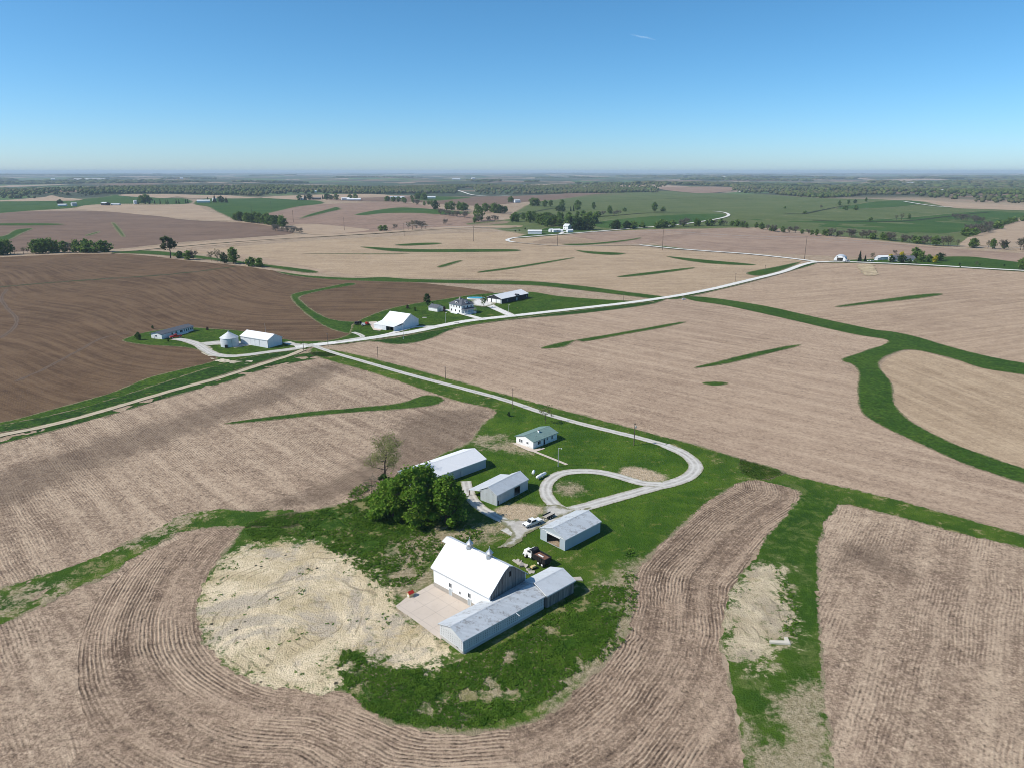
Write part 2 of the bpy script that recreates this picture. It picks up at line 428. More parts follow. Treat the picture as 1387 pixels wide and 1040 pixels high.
def ribbon(name, px, width, mat, lvl, wob=.25, world=None, kind='structure', taper=None):
    W = ats(px) if world is None else np.asarray(world)
    Q = catmull(W, False, step=max(1.2, np.hypot(*W.mean(0)) * .006))
    d = np.gradient(Q, axis=0); d /= np.linalg.norm(d, axis=1)[:, None] + 1e-9
    nrm = np.stack([-d[:, 1], d[:, 0]], 1)
    wl = width / 2 * (1 + wob * 2 * fbm(Q[:, 0], Q[:, 1], 5, 3)); wr = width / 2 * (1 + wob * 2 * fbm(Q[:, 0] + 99, Q[:, 1], 5, 3))
    ks = np.linspace(-1, 1, 9); V = []; rv = []
    for k in ks:
        o = np.where(k < 0, wr * k, wl * k)
        V.append(Q + nrm * o[:, None]); rv.append(np.stack([np.full(len(Q), k * width / 2), np.arange(len(Q)) * 1., np.full(len(Q), abs(k))], 1))
    V = np.array(V); m = len(Q)
    P = V.reshape(-1, 2); z = hfun(P[:, 0], P[:, 1]) + lift(P[:, 0], P[:, 1], lvl)
    i = (np.arange(len(ks) - 1)[:, None] * m + np.arange(m - 1)[None]).ravel()
    q = np.stack([i, i + 1, i + m + 1, i + m], 1)[:, ::-1]
    me = mesh_np(name, np.column_stack([P, z]), q, mat, True, {'rv': np.array(rv).reshape(-1, 3), 'edge': np.full((len(P), 3), 99.)})
    return tag(link(name, me), kind=kind)

class MB:
    """collects shapes into one mesh"""
    def __init__(s): s.v = []; s.f = []
    def add(s, V, Fs):
        b = len(s.v); s.v += [tuple(map(float, p)) for p in V]; s.f += [tuple(i + b for i in f) for f in Fs]
    def box(s, x0, x1, y0, y1, z0, z1):
        x0, x1 = sorted((x0, x1)); y0, y1 = sorted((y0, y1)); z0, z1 = sorted((z0, z1))
        s.add([(x0, y0, z0), (x1, y0, z0), (x1, y1, z0), (x0, y1, z0), (x0, y0, z1), (x1, y0, z1), (x1, y1, z1), (x0, y1, z1)],
              [(0, 3, 2, 1), (4, 5, 6, 7), (0, 1, 5, 4), (1, 2, 6, 5), (2, 3, 7, 6), (3, 0, 4, 7)])
        return s
    def taper(s, x0, x1, y0, y1, z0, z1, ix0=0., ix1=0., iy=0.):
        """box whose top is drawn in"""
        s.add([(x0, y0, z0), (x1, y0, z0), (x1, y1, z0), (x0, y1, z0), (x0 + ix0, y0 + iy, z1), (x1 - ix1, y0 + iy, z1), (x1 - ix1, y1 - iy, z1), (x0 + ix0, y1 - iy, z1)],
              [(0, 3, 2, 1), (4, 5, 6, 7), (0, 1, 5, 4), (1, 2, 6, 5), (2, 3, 7, 6), (3, 0, 4, 7)])
        return s
    def prism(s, prof, x0, x1, axis='x'):
        """polygon (a, b) extruded along an axis"""
        n = len(prof)
        g = {'x': lambda x, p: (x, p[0], p[1]), 'y': lambda x, p: (p[0], x, p[1]), 'z': lambda x, p: (p[0], p[1], x)}[axis]
        s.add([g(x0, p) for p in prof] + [g(x1, p) for p in prof],
              [tuple(range(n))[::-1], tuple(range(n, 2 * n))] + [(i, (i + 1) % n, n + (i + 1) % n, n + i) for i in range(n)])
        return s
    def tube(s, pts, radii, n=8, cap=True):
        pts = [np.array(p, float) for p in pts]; V = []; k = len(pts)
        for i, p in enumerate(pts):
            d = pts[min(i + 1, k - 1)] - pts[max(i - 1, 0)]; d /= np.linalg.norm(d) + 1e-9
            a = np.cross(d, (0, 0, 1) if abs(d[2]) < .9 else (1, 0, 0)); a /= np.linalg.norm(a); b = np.cross(d, a)
            r = radii[i] if hasattr(radii, '__len__') else radii
            V += [p + r * (math.cos(2 * math.pi * j / n) * a + math.sin(2 * math.pi * j / n) * b) for j in range(n)]
        Fs = [(i * n + j, i * n + (j + 1) % n, (i + 1) * n + (j + 1) % n, (i + 1) * n + j) for i in range(k - 1) for j in range(n)]
        if cap: Fs += [tuple(range(n))[::-1], tuple(range((k - 1) * n, k * n))]
        s.add(V, Fs); return s
    def lathe(s, prof, n=32, c=(0, 0)):
        V = [(c[0] + r * math.cos(2 * math.pi * j / n), c[1] + r * math.sin(2 * math.pi * j / n), z) for r, z in prof for j in range(n)]
        k = len(prof)
        s.add(V, [(i * n + j, i * n + (j + 1) % n, (i + 1) * n + (j + 1) % n, (i + 1) * n + j) for i in range(k - 1) for j in range(n)] + [tuple(range(n))[::-1], tuple(range((k - 1) * n, k * n))])
        return s
    def build(s, name, mat, parent=None, loc=None, bevel=0., smoothf=False):
        me = bpy.data.meshes.new(name); me.from_pydata(s.v, [], s.f); me.update()
        import bmesh
        bm = bmesh.new(); bm.from_mesh(me); bmesh.ops.recalc_face_normals(bm, faces=bm.faces)
        bm.to_mesh(me); bm.free()
        for q in (mat if isinstance(mat, (list, tuple)) else [mat]): me.materials.append(q)
        if smoothf: me.polygons.foreach_set('use_smooth', [True] * len(me.polygons))
        o = link(name, me, parent, loc)
        if bevel:
            md = o.modifiers.new('bevel', 'BEVEL'); md.width = bevel; md.segments = 2; md.limit_method = 'ANGLE'
        return o

def copy_tree(o, parent=None):
    c = o.copy(); C.objects.link(c)
    if parent is not None: c.parent = parent
    for ch in list(o.children): copy_tree(ch, c)
    return c
# ------------------------------------------------------------------ materials for the land
SO_LO, SO_HI, STRAW = (.205, .150, .116), (.335, .258, .200), (.52, .425, .335)
m_stub = stubble('corn_stubble', SO_LO, SO_HI, STRAW, .36, .85, .3, 1.2, True)
m_mid = stubble('bean_stubble', (.262, .194, .150), (.352, .270, .210), (.49, .395, .312), .10, .66, .24)
m_cont = stubble('contour_stubble', (.140, .100, .077), (.255, .190, .145), (.47, .375, .295), .74, .72, .5, 2.4)
m_dark = stubble('tilled_soil', (.082, .050, .031), (.128, .082, .051), (.20, .14, .09), .34, .3, .5)
m_dark2 = stubble('tilled_soil_far', (.125, .085, .067), (.178, .124, .096), (.24, .175, .14), .1, .12, .4)
m_pink = stubble('tilled_soil_hill', (.19, .13, .105), (.27, .19, .155), (.35, .265, .215), .2, .12, .4)
m_pale = stubble('pale_stubble', (.29, .22, .17), (.37, .29, .22), (.46, .37, .285), .08, .2, .1)
m_dist = stubble('disturbed_soil', (.13, .09, .075), (.20, .145, .12), (.33, .26, .21), .25, .6, .5)
m_lawn = grass('lawn_grass', (.036, .088, .005), (.074, .134, .010), (.22, .19, .05), .40, .85, .06, .12)
m_rough = grass('rough_grass', (.042, .092, .006), (.095, .148, .016), (.32, .26, .13), .72, 1., .09)
m_wway = grass('waterway_grass', (.032, .082, .006), (.060, .115, .012), (.19, .17, .05), .28, .75, .035)
m_lush = grass('lush_grass', (.020, .064, .005), (.048, .104, .009), (.22, .19, .08), .4, 1., .09)
m_past = grass('pasture_grass', (.090, .126, .036), (.135, .160, .058), (.24, .21, .11), .42, .5, .009)
m_past2 = grass('meadow_grass', (.036, .090, .012), (.064, .118, .020), (.18, .165, .06), .25, .5, .01)
m_ditch = grass('ditch_weeds', (.022, .036, .014), (.05, .065, .025), (.12, .10, .06), .5, .8, .06)
m_ditch2 = grass('thin_strip_grass', (.06, .068, .028), (.10, .092, .045), (.13, .095, .065), .6, .6, .06)
m_dirtf = gravelm('faded_track', (.36, .30, .235), (.46, .39, .31), (.48, .41, .33), (.33, .25, .19))
m_dirt2 = gravelm('worn_soil', (.115, .080, .056), (.15, .105, .074), (.17, .12, .085), (.11, .077, .056))
m_dead = grass('dead_grass', (.17, .155, .075), (.36, .30, .18), (.50, .43, .32), .8, 1., .14)
m_grav = gravelm('white_gravel', (.60, .575, .53), (.74, .72, .67), (.80, .78, .74))
m_lane = gravelm('lane_gravel', (.40, .375, .335), (.56, .53, .48), (.62, .6, .55))
m_dirt = gravelm('dirt_track', (.40, .32, .22), (.52, .44, .32), (.56, .48, .36))
m_soil = soilm('bare_clay', (.50, .40, .235), (.74, .62, .41), (.44, .37, .28))
m_soil2 = soilm('bare_pale_clay', (.48, .41, .30), (.68, .60, .45), (.42, .36, .27))
m_straw = soilm('old_straw', (.34, .26, .17), (.50, .40, .28), (.30, .22, .15))

def concretem():
    n = NT('yard_concrete'); o = n.pos()
    f = n.noise(o, .3, 5, .7)
    col = n.mix(f, (.50, .42, .345), (.63, .545, .46))
    col = n.mix(n.rng(n.noise(o, 1.1, 4, .7), .6, .75, 0, .5), col, (.22, .18, .15))
    bt = n.new('ShaderNodeTexBrick'); n.put(bt.inputs['Vector'], n.attr('rv')); bt.inputs['Scale'].default_value = .25
    bt.inputs['Mortar Size'].default_value = .012; bt.offset = 0
    bt.inputs['Brick Width'].default_value = 1.; bt.inputs['Row Height'].default_value = 1.
    col = n.mix(n.math('MULTIPLY', bt.outputs['Fac'], .5), col, (.25, .21, .18))
    return n.done(col, .9)
m_conc = concretem()

def groundm():
    n = NT('open_land'); p = n.pos(); xs = n.sep(p)
    big = n.rng(n.noise(p, .010, 4, .6), .3, .7)
    col = n.mix(big, (.295, .212, .140), (.375, .282, .190))
    col = n.mix(n.rng(n.noise(p, .06, 4, .7), .4, .75, 0, .6), col, (.40, .31, .24))
    st = n.noise(n.comb(n.math('MULTIPLY', xs[0], .010), n.math('MULTIPLY', xs[1], .07)), 1., 4, .6)
    col = n.mix(n.rng(st, .5, .68, 0, .35), col, (.45, .35, .24))
    col = n.mix(n.rng(st, .46, .3, 0, .28), col, (.21, .15, .10))
    sp = n.noise(p, 1.2, 3, .8); col = n.mix(n.rng(sp, .5, .3, 0, .7), col, (.145, .10, .066)); col = n.mix(n.rng(sp, .54, .72, 0, .7), col, (.54, .43, .30))
    s2 = n.noise(p, .30, 4, .85); s3 = n.noise(p, .12, 4, .85); col = n.mix(n.rng(s3, .50, .3, 0, .55), col, (.20, .14, .095)); col = n.mix(n.rng(s3, .53, .7, 0, .55), col, (.47, .37, .26)); col = n.mix(n.rng(s2, .48, .3, 0, .8), col, (.165, .115, .078)); col = n.mix(n.rng(s2, .54, .7, 0, .75), col, (.49, .385, .27))
    # far country: a patchwork of fields, pastures and woods
    v = n.new('ShaderNodeTexVoronoi', distance='MANHATTAN'); n.put(v.inputs['Vector'], n.scale(p, (.0016, .0022, 0)))
    v.inputs['Scale'].default_value = 1.
    cs = n.sep(v.outputs['Color'])
    pc = n.mix(n.rng(cs[0], .3, .34, smooth=False), (.06, .085, .045), (.36, .27, .20))
    pc = n.mix(n.rng(cs[0], .55, .58, smooth=False), pc, (.20, .135, .10))
    pc = n.mix(n.rng(cs[0], .74, .77, smooth=False), pc, (.09, .15, .05))
    pc = n.mix(n.rng(n.noise(p, .0011, 5, .7), .49, .55), pc, (.050, .062, .036))
    d = n.new('ShaderNodeVectorMath', operation='LENGTH'); n.put(d.inputs[0], p)
    col = n.mix(n.rng(d.outputs['Value'], 2600., 3300.), col, pc)
    return n.done(col, .97)
m_ground = groundm()

# ------------------------------------------------------------------ ground: one sheet to the horizon
def build_ground():
    az = np.concatenate([np.linspace(-math.pi, -1.0, 40)[:-1], np.linspace(-1.0, 1.0, 520), np.linspace(1.0, math.pi, 40)[1:]])
    r = np.concatenate([[1.], np.linspace(6, 60, 12)[:-1], np.geomspace(60, 48000, 560)])
    A, Rr = np.meshgrid(az, r); X = (Rr * np.sin(A)).ravel(); Y = (Rr * np.cos(A)).ravel()
    V = np.column_stack([X, Y, hfun(X, Y)]); nx, ny = len(az), len(r)
    i = (np.arange(ny - 1)[:, None] * nx + np.arange(nx - 1)[None]).ravel()
    q = np.stack([i, i + nx, i + nx + 1, i + 1], 1)
    P = V[:, :2]
    me = mesh_np('ground', V, q, m_ground, True, {'rv': rowvec(P, None)})
    tag(link('ground', me), kind='structure')
build_ground()

# ------------------------------------------------------------------ fields
# far and middle distance
sheet('field', [(-140, 306), (0, 289), (100, 286), (180, 290), (240, 297), (310, 301), (355, 305), (398, 316), (350, 321), (250, 328), (200, 333), (150, 338), (0, 342), (-140, 350)], m_dark2, 1, 3, 30, rows=((0, 320), (200, 316)))
sheet('field', [(104, 282), (140, 277), (255, 277), (275, 283), (310, 296), (300, 299), (240, 296), (180, 290), (130, 286)], m_pale, 1, 3, 40)
sheet('field', [(345, 291), (400, 280), (440, 277), (520, 274), (560, 276), (600, 283), (640, 292), (690, 301), (640, 307), (560, 312), (480, 316), (430, 312), (390, 305), (355, 300)], m_pink, 1, 3, 30, rows=((380, 300), (520, 285)))
sheet('field', [(395, 306), (430, 304), (500, 311), (470, 316), (420, 318)], m_pale, 2, 3, 30)
sheet('field', [(440, 271), (500, 267), (600, 267), (690, 266), (800, 262), (850, 264), (780, 268), (700, 275), (640, 279), (560, 274), (480, 273)], m_dark2, 1, 4, 60)
sheet('field', [(355, 269), (380, 266), (440, 264), (520, 264), (560, 267), (500, 270), (420, 272)], m_pale, 1, 4, 60)
sheet('field', [(-60, 273), (0, 272), (55, 268), (75, 266), (112, 271), (60, 273)], m_pale, 2, 4, 60)
sheet('field', [(160, 265), (200, 263.5), (250, 264), (330, 267), (350, 269), (260, 269), (240, 267), (215, 269)], m_pale, 2, 4, 60)
sheet('field', [(895, 257), (905, 254), (985, 254), (990, 259), (940, 262)], m_pink, 3, 4, 60)
sheet('field', [(1230, 271), (1300, 275), (1387, 279), (1450, 282), (1450, 286), (1340, 284), (1290, 282), (1260, 276)], m_pale, 2, 4, 40)
sheet('field', [(1300, 330), (1340, 312), (1387, 296), (1460, 288), (1460, 334), (1380, 328), (1330, 333)], m_pale, 2, 3, 30)
m_strip = stubble('striped_stubble', (.21, .15, .125), (.30, .222, .18), (.40, .315, .255), .12, .35, .35)
sheet('field', [(880, 326), (960, 311), (1010, 309.5), (1100, 318), (1200, 329), (1300, 338), (1460, 350), (1460, 364), (1250, 350), (1150, 348), (1050, 344), (950, 339)], m_strip, 1, 2, 20, rows=((1000, 330), (1200, 338)))
sheet('field', [(720, 330), (780, 318), (860, 312), (950, 313), (900, 325), (860, 331)], m_strip, 1, 2, 20, rows=((740, 328), (860, 318)))
# a pale belt and a sandy one through the middle
sheet('field', [(150, 341), (250, 331), (350, 323), (480, 316), (600, 308), (700, 306), (690, 309), (560, 314), (400, 324), (280, 334), (180, 341)], m_pale, 2, 2, 20)
sheet('field', [(240, 334), (300, 341), (360, 350), (420, 363), (480, 374), (460, 375), (400, 365), (340, 353), (280, 342)], m_pale, 2, 3, 15)
def tilled_rv(V):
    q = rowvec(V, ((60, 400), (230, 430)))
    c = q[:, 0] + 26 * np.sin(q[:, 1] / 95.) + 14 * np.sin(q[:, 1] / 41. + q[:, 0] / 60.)
    return np.stack([c, q[:, 1], 0 * c], 1)
# dark tilled land on the left
sheet('field', [(-140, 362), (0, 349), (150, 344), (250, 353), (330, 361), (410, 373), (490, 381), (550, 382.5), (610, 388), (670, 397), (640, 405), (560, 420), (500, 445), (470, 458), (440, 466), (400, 475), (300, 500), (200, 530), (100, 556), (0, 575), (-140, 600)], m_dark, 1, 1., 15, rvf=tilled_rv)
ribbon('grass_strip', [(-20, 391), (60, 384), (130, 379), (200, 374.5), (260, 369), (318, 361.5)], 5., m_ditch2, 2, .9)
ribbon('dirt_track', [(10, 392), (2, 404), (10, 418), (22, 431), (18, 445), (0, 458), (-40, 472)], 2.6, m_dirt2, 2.2, .8)
ribbon('dirt_track', [(20, 517), (60, 500), (110, 473), (140, 458), (175, 452)], 2.2, m_dirt2, 2.4, .9)
# stubble on the left with planter rows
sheet('field', [(-160, 640), (0, 596), (150, 562), (300, 517), (400, 489), (430, 483), (500, 503), (600, 536), (668, 557), (660, 580), (640, 612), (560, 660), (480, 690), (330, 720), (300, 760), (250, 900), (250, 1090), (-260, 1090)], m_stub, 1, .6, 6, rows=((30, 650), (86, 733)), curve=False, zones=[[[(-100, 668), (0, 640), (120, 600), (230, 565), (330, 535), (400, 505), (440, 492), (470, 500), (420, 525), (340, 560), (250, 592), (120, 640), (0, 690), (-100, 710)],
    [(560, 560), (640, 553), (662, 558), (640, 600), (560, 645), (480, 670), (380, 690), (340, 690), (420, 660), (480, 630), (520, 600)]]])
m_tan = stubble('tan_stubble', (.285, .215, .152), (.375, .292, .212), (.50, .405, .30), .05, .55, .2)
m_tan2 = stubble('rose_stubble', (.268, .198, .150), (.355, .272, .206), (.49, .392, .305), .10, .6, .26)
sheet('field', [(450, 475), (560, 455), (650, 440), (780, 424), (905, 406), (930, 404), (1040, 424), (1150, 451), (1205, 463), (1140, 487), (1162, 505), (1163, 548), (1200, 580), (1300, 626), (1460, 686), (1460, 742), (1280, 692), (1120, 654), (1010, 624), (860, 584), (690, 539), (500, 488)], m_mid, 1, .6, 8, rows=((600, 500), (1000, 610)))
sheet('field', [(250, 342), (350, 332), (480, 323), (700, 314), (860, 334), (1010, 346), (1088, 357), (930, 398), (850, 395), (720, 380), (560, 377), (480, 374), (360, 350)], m_tan, 1, 1., 15, rows=((500, 360), (900, 365)))
sheet('field', [(1110, 357), (1250, 362), (1460, 375), (1460, 506), (1330, 481), (1240, 456), (1180, 446), (1037, 415), (950, 401), (1040, 379)], m_tan2, 1, .8, 12, rows=((1100, 420), (1300, 400)))
sheet('field', [(1235, 475), (1290, 487), (1460, 520), (1460, 655), (1300, 604), (1225, 563), (1212, 545), (1193, 495)], m_tan, 1, .6, 10, rows=((1250, 520), (1350, 560)))
# right-hand field
sheet('field', [(1130, 684), (1180, 690), (1300, 720), (1387, 741), (1600, 800), (1700, 1100), (1128, 1100), (1118, 980), (1110, 870), (1106, 760), (1112, 715)], m_stub, 1, .6, 6, curve=False, rows=((1200, 950), (1262, 720)), zones=[[[(1128, 740), (1160, 735), (1200, 745), (1225, 770), (1200, 778), (1160, 768), (1130, 765)]]])
# contour-planted band round the farmyard
yard_px = [(430, 471), (500, 484.5), (600, 510.5), (690, 535.5), (760, 554.5), (860, 580.5), (950, 604.5), (1010, 623), (1062, 638), (1040, 650), (1000, 656), (950, 690), (900, 735), (868, 766), (860, 800), (855, 850), (832, 884), (800, 917), (770, 950), (720, 979), (660, 991), (610, 994), (550, 986), (500, 967), (462, 938), (430, 938), (380, 935), (330, 915), (285, 880), (268, 840), (272, 800), (287, 768), (313, 736), (332, 711), (370, 699), (420, 690), (470, 681), (503, 667), (520, 652), (566, 634), (600, 613), (633, 600), (652, 575), (669, 556), (620, 544.0), (580, 531.0), (500, 504.0), (425, 482.0)]
core = catmull(ats([(1000, 650), (950, 690), (900, 735), (868, 766), (858, 805), (845, 860), (800, 920), (740, 970), (660, 992), (560, 988), (460, 945), (380, 937), (320, 912), (282, 880), (268, 840), (274, 796), (296, 755), (340, 720), (500, 690), (800, 640)]), True, k=3)
def contour_rv(V):
    d = -sdist(V, core); a = np.arctan2(V[:, 0], 140 - V[:, 1]) * 70
    return np.stack([d, a, 0 * d], 1)
sheet('field', [(1082, 668), (1040, 725), (1005, 775), (982, 830), (976, 870), (986, 920), (1000, 1000), (1010, 1100), (170, 1100), (118, 985), (104, 905), (122, 830), (168, 775), (230, 735), (287, 714), (340, 715), (640, 720), (900, 660), (1020, 644)], m_cont, 2, .5, 6, rvf=contour_rv, cell=.55)

# ------------------------------------------------------------------ pastures and grass
sheet('pasture', [(630, 303), (690, 297), (698, 287), (740, 272), (800, 264), (900, 259), (1000, 263), (1100, 268), (1180, 270), (1250, 275), (1300, 279), (1460, 283), (1460, 290), (1387, 296), (1330, 318), (1300, 334), (1200, 327), (1100, 316), (1040, 309), (960, 310), (860, 312), (800, 315), (750, 318), (710, 318), (660, 309)], m_past, 1, 4, 40)
sheet('pasture', [(1130, 283), (1160, 277), (1190, 273), (1225, 272), (1260, 275), (1230, 280), (1180, 283)], m_past2, 2, 4, 30)
sheet('pasture', [(800, 303), (850, 296), (920, 291), (975, 290), (983, 294), (940, 302), (880, 307), (820, 310)], m_past2, 2, 3, 30)
sheet('pasture', [(1010, 297), (1100, 300), (1200, 297), (1320, 287), (1420, 285), (1387, 294), (1320, 312), (1250, 318), (1150, 310), (1050, 304)], m_past2, 2, 6, 60, holes=(.38, 60))
sheet('meadow', [(-120, 278), (0, 273), (110, 270), (160, 264), (215, 268), (255, 270), (250, 277), (130, 278), (100, 282), (40, 286), (-120, 295)], m_past2, 1, 3, 30)
sheet('meadow', [(262, 277), (275, 270), (330, 268), (400, 271), (440, 275), (400, 281), (370, 288), (340, 297), (312, 296), (285, 282)], m_past2, 2, 3, 30)
sheet('meadow', [(480, 291), (510, 285), (545, 281.5), (590, 284), (640, 289), (600, 291), (560, 289), (520, 289.5), (495, 292)], m_past2, 2, 2, 20)
sheet('meadow', [(560, 268), (590, 266.5), (640, 268), (600, 272), (570, 272)], m_past2, 2, 3, 30)
for px in ([(-40, 304), (30, 303), (88, 304), (60, 306), (0, 306)], [(-60, 325), (0, 321), (20, 312), (46, 310), (30, 317), (0, 330), (-60, 335)], [(150, 302), (158, 304), (170, 319), (165, 322), (158, 314)],
           [(115, 319), (133, 314), (135, 315.5), (120, 320)], [(440, 285), (455, 281), (462, 284), (445, 288), (420, 294), (405, 297), (418, 291)], [(200, 340), (300, 351), (420, 366), (415, 370), (330, 358), (200, 345), (150, 343)]):
    sheet('grass_strip', px, m_wway, 3, 1.5, 12)
for px in ([(375, 368), (420, 374), (480, 377), (520, 376), (560, 378.5), (640, 380), (720, 381.5), (790, 388), (850, 396), (905, 403), (890, 405.5), (840, 400), (780, 393), (720, 387), (640, 385), (560, 383), (500, 381.5), (440, 378.5), (390, 373)],
           [(925, 402), (965, 404), (1037, 415), (1100, 429), (1180, 446), (1205, 449), (1240, 456), (1280, 468), (1330, 481), (1387, 492), (1460, 503), (1460, 520), (1387, 508), (1330, 499), (1290, 486), (1235, 474), (1205, 481), (1192, 490), (1193, 500), (1208, 519), (1212, 545), (1225, 563), (1245, 577), (1270, 590), (1300, 604), (1387, 634), (1460, 655), (1460, 678), (1387, 655), (1340, 640), (1300, 626), (1250, 603), (1200, 580), (1170, 562), (1163, 548), (1161, 525), (1163, 505), (1154, 494), (1140, 487), (1170, 476), (1203, 462), (1150, 452), (1050, 429), (980, 414), (940, 408)],
           [(733, 471), (760, 464), (790, 459), (850, 449), (900, 440), (922, 436.5), (928, 437.5), (900, 444), (850, 453), (795, 463), (780, 462), (765, 470), (740, 473)],
           [(942, 497), (975, 489), (1020, 478), (1060, 470), (1083, 467), (1080, 470), (1040, 480), (990, 492), (950, 498.5)],
           [(949, 519), (965, 517), (988, 519), (970, 523)],
           [(1133, 415), (1180, 408), (1240, 400), (1270, 398), (1276, 400), (1240, 405.5), (1180, 412), (1140, 416.5)],
           [(838, 374.5), (880, 369), (935, 363), (938, 364.5), (890, 371.5), (845, 376)],
           [(488, 334.5), (560, 338), (640, 338), (700, 338.5), (698, 341), (640, 342), (560, 342), (520, 340)],
           [(535, 332), (570, 329.5), (597, 329.5), (592, 331.5), (550, 333.5)], [(778, 339), (800, 341), (847, 343.5), (830, 346), (795, 343.5)],
           [(903, 347.5), (950, 352), (1018, 358), (1015, 360), (960, 357.5), (920, 352)], [(593, 361), (620, 353.5), (625, 354.5), (600, 362.5)],
           [(650, 368), (700, 361), (770, 350), (772, 351.2), (705, 363), (655, 369.5)], [(760, 331), (800, 330), (850, 325), (868, 322), (862, 325), (820, 330.5), (780, 333)],
           [(868, 332), (900, 334), (930, 338), (915, 338.5), (880, 334.5)],
           [(393, 402), (402, 397), (430, 392), (470, 384), (482, 386), (440, 393.5), (408, 402), (410, 409), (425, 421), (442, 430), (462, 435), (490, 437), (505, 445), (480, 453), (450, 447), (428, 436), (404, 417)],
           [(305, 572.5), (350, 566), (420, 557.5), (480, 552), (540, 546), (576, 535), (602, 540), (588, 549), (540, 554.5), (480, 558.5), (400, 566), (330, 573), (312, 574.5)],
           [(1010, 370), (1050, 362), (1085, 355), (1062, 366), (1030, 374)], [(1100, 356), (1140, 353), (1250, 349), (1310, 348), (1350, 352), (1387, 356), (1460, 360), (1460, 374), (1387, 369), (1250, 361), (1160, 357)],
           [(697, 323), (720, 316), (745, 308), (790, 311), (802, 314), (770, 318), (735, 321)], [(540, 345), (400, 344), (540, 344)]):
    sheet('grass_strip', px, m_wway, 3, .8, 7)
ribbon('ditch', [(150, 344), (250, 334.2), (350, 326.2), (480, 318.8), (600, 311), (700, 308)], 5., m_ditch, 4, .9)
for q in ([(1100, 299), (1150, 300.5), (1200, 301), (1240, 299), (1290, 293), (1340, 288)], [(1063, 289.5), (1085, 290.5), (1110, 286), (1130, 282), (1150, 279)], [(690, 292), (720, 288), (745, 283.5), (765, 281)], [(800, 295), (840, 292), (880, 289), (930, 288)], [(820, 272), (900, 270), (960, 269), (1020, 271)]):
    ribbon('ditch', q, 9., m_ditch, 4, .9)
# left draw and right draw
m_draw = yardm('draw_grass', (.40, .33, .24), (.58, .49, .36), (.36, .3, .24), 1., 1.9)
sheet('grass_strip', [(-120, 835), (0, 797), (60, 778), (120, 757), (180, 732), (220, 710), (255, 694), (300, 689), (340, 692), (400, 690), (400, 712), (340, 713), (285, 714), (240, 722), (200, 745), (150, 775), (100, 798), (50, 822), (0, 847), (-120, 900)], m_draw, 3, 2.0, 9, cell=.5, holes=(.2, 6), zones=[[],
    [[(-120, 840), (0, 805), (120, 762), (220, 716), (300, 695), (390, 693), (400, 708), (300, 710), (200, 738), (100, 792), (0, 838), (-120, 885)]],
    [[(170, 738), (215, 712), (255, 694), (275, 692), (250, 704), (205, 728)], [(0, 815), (60, 795), (70, 799), (10, 822)]],
    [], []])
m_strip_g = yardm('draw_ground', (.42, .335, .22), (.62, .51, .35), (.37, .30, .215), 1., 1.0, .2)
sheet('grass_strip', [(1005, 622), (1050, 637), (1120, 655), (1200, 673), (1280, 695), (1387, 724), (1480, 750), (1480, 768), (1387, 742), (1300, 722), (1230, 703), (1180, 691), (1140, 683), (1132, 690), (1117, 712), (1108, 745), (1109, 800), (1112, 870), (1114, 920), (1122, 980), (1134, 1100), (1014, 1100), (1002, 1000), (990, 930), (980, 890), (977, 850), (984, 810), (1010, 768), (1042, 722), (1070, 690), (1084, 668), (1060, 658), (1010, 645)], m_strip_g, 3, 1.2, 6, cell=.42, zones=[[],
    [[(1040, 660), (1090, 655), (1140, 680), (1120, 710), (1112, 745), (1114, 925), (1068, 935), (1060, 880), (1072, 840), (1062, 772), (1010, 770), (1030, 735)], [(990, 900), (1030, 905), (1050, 935), (1058, 970), (1030, 1000), (1010, 990)], [(1012, 985), (1045, 990), (1062, 1015), (1058, 1050), (1030, 1055), (1014, 1020)]],
    [[(1052, 950), (1072, 938), (1100, 930), (1118, 938), (1126, 1000), (1134, 1100), (1018, 1100), (1010, 1040), (1005, 980), (1020, 1000), (1040, 1010), (1060, 1000)]],
    [[(1015, 768), (1045, 766), (1062, 772), (1058, 795), (1073, 838), (1068, 866), (1045, 874), (1035, 880), (1030, 905), (1000, 896), (984, 878), (977, 850), (986, 820), (1000, 785)]],
    []])
# neighbours' lawns
sheet('lawn', [(167, 460), (200, 450), (250, 444), (290, 446), (330, 449), (400, 462), (440, 462), (425, 470), (405, 476), (370, 484), (330, 497), (280, 513), (220, 530), (150, 550), (70, 572), (0, 584), (-120, 604), (-120, 590), (0, 572), (60, 557), (150, 532), (200, 512), (260, 497), (292, 488), (282, 479), (250, 471), (200, 468), (172, 464)], m_lawn, 3, .8, 8)
sheet('grass_bank', [(390, 476), (405, 475), (400, 480), (370, 486), (330, 499), (280, 515), (220, 532), (150, 552), (70, 574), (0, 586), (-120, 606), (-120, 600), (0, 576), (100, 555), (200, 525), (300, 493), (350, 482)], m_lush, 4, 1.2, 6, holes=(.2, 5))
sheet('grass_verge', [(-120, 618), (0, 592), (100, 568), (150, 555), (200, 540), (300, 511), (350, 494), (400, 481), (450, 476), (456, 482), (430, 486), (360, 500), (310, 517), (240, 535), (150, 562), (0, 602), (-120, 628)], m_lush, 3, 1.6, 6, holes=(.38, 6))
sheet('lawn', [(480, 438), (520, 421), (560, 412), (600, 406), (640, 400), (680, 397), (720, 396), (760, 402), (830, 407), (885, 409), (850, 413), (700, 432), (600, 447), (500, 462), (450, 468), (430, 465), (470, 455)], m_lawn, 4, .8, 8)
sheet('grass_verge', [(440, 468), (525, 459), (560, 453), (600, 444), (650, 436), (720, 428), (800, 419), (860, 411), (905, 404), (885, 412), (840, 419), (780, 426), (700, 433), (640, 441), (610, 448), (590, 457), (565, 464), (535, 467), (500, 463)], m_lush, 3, 1., 7)
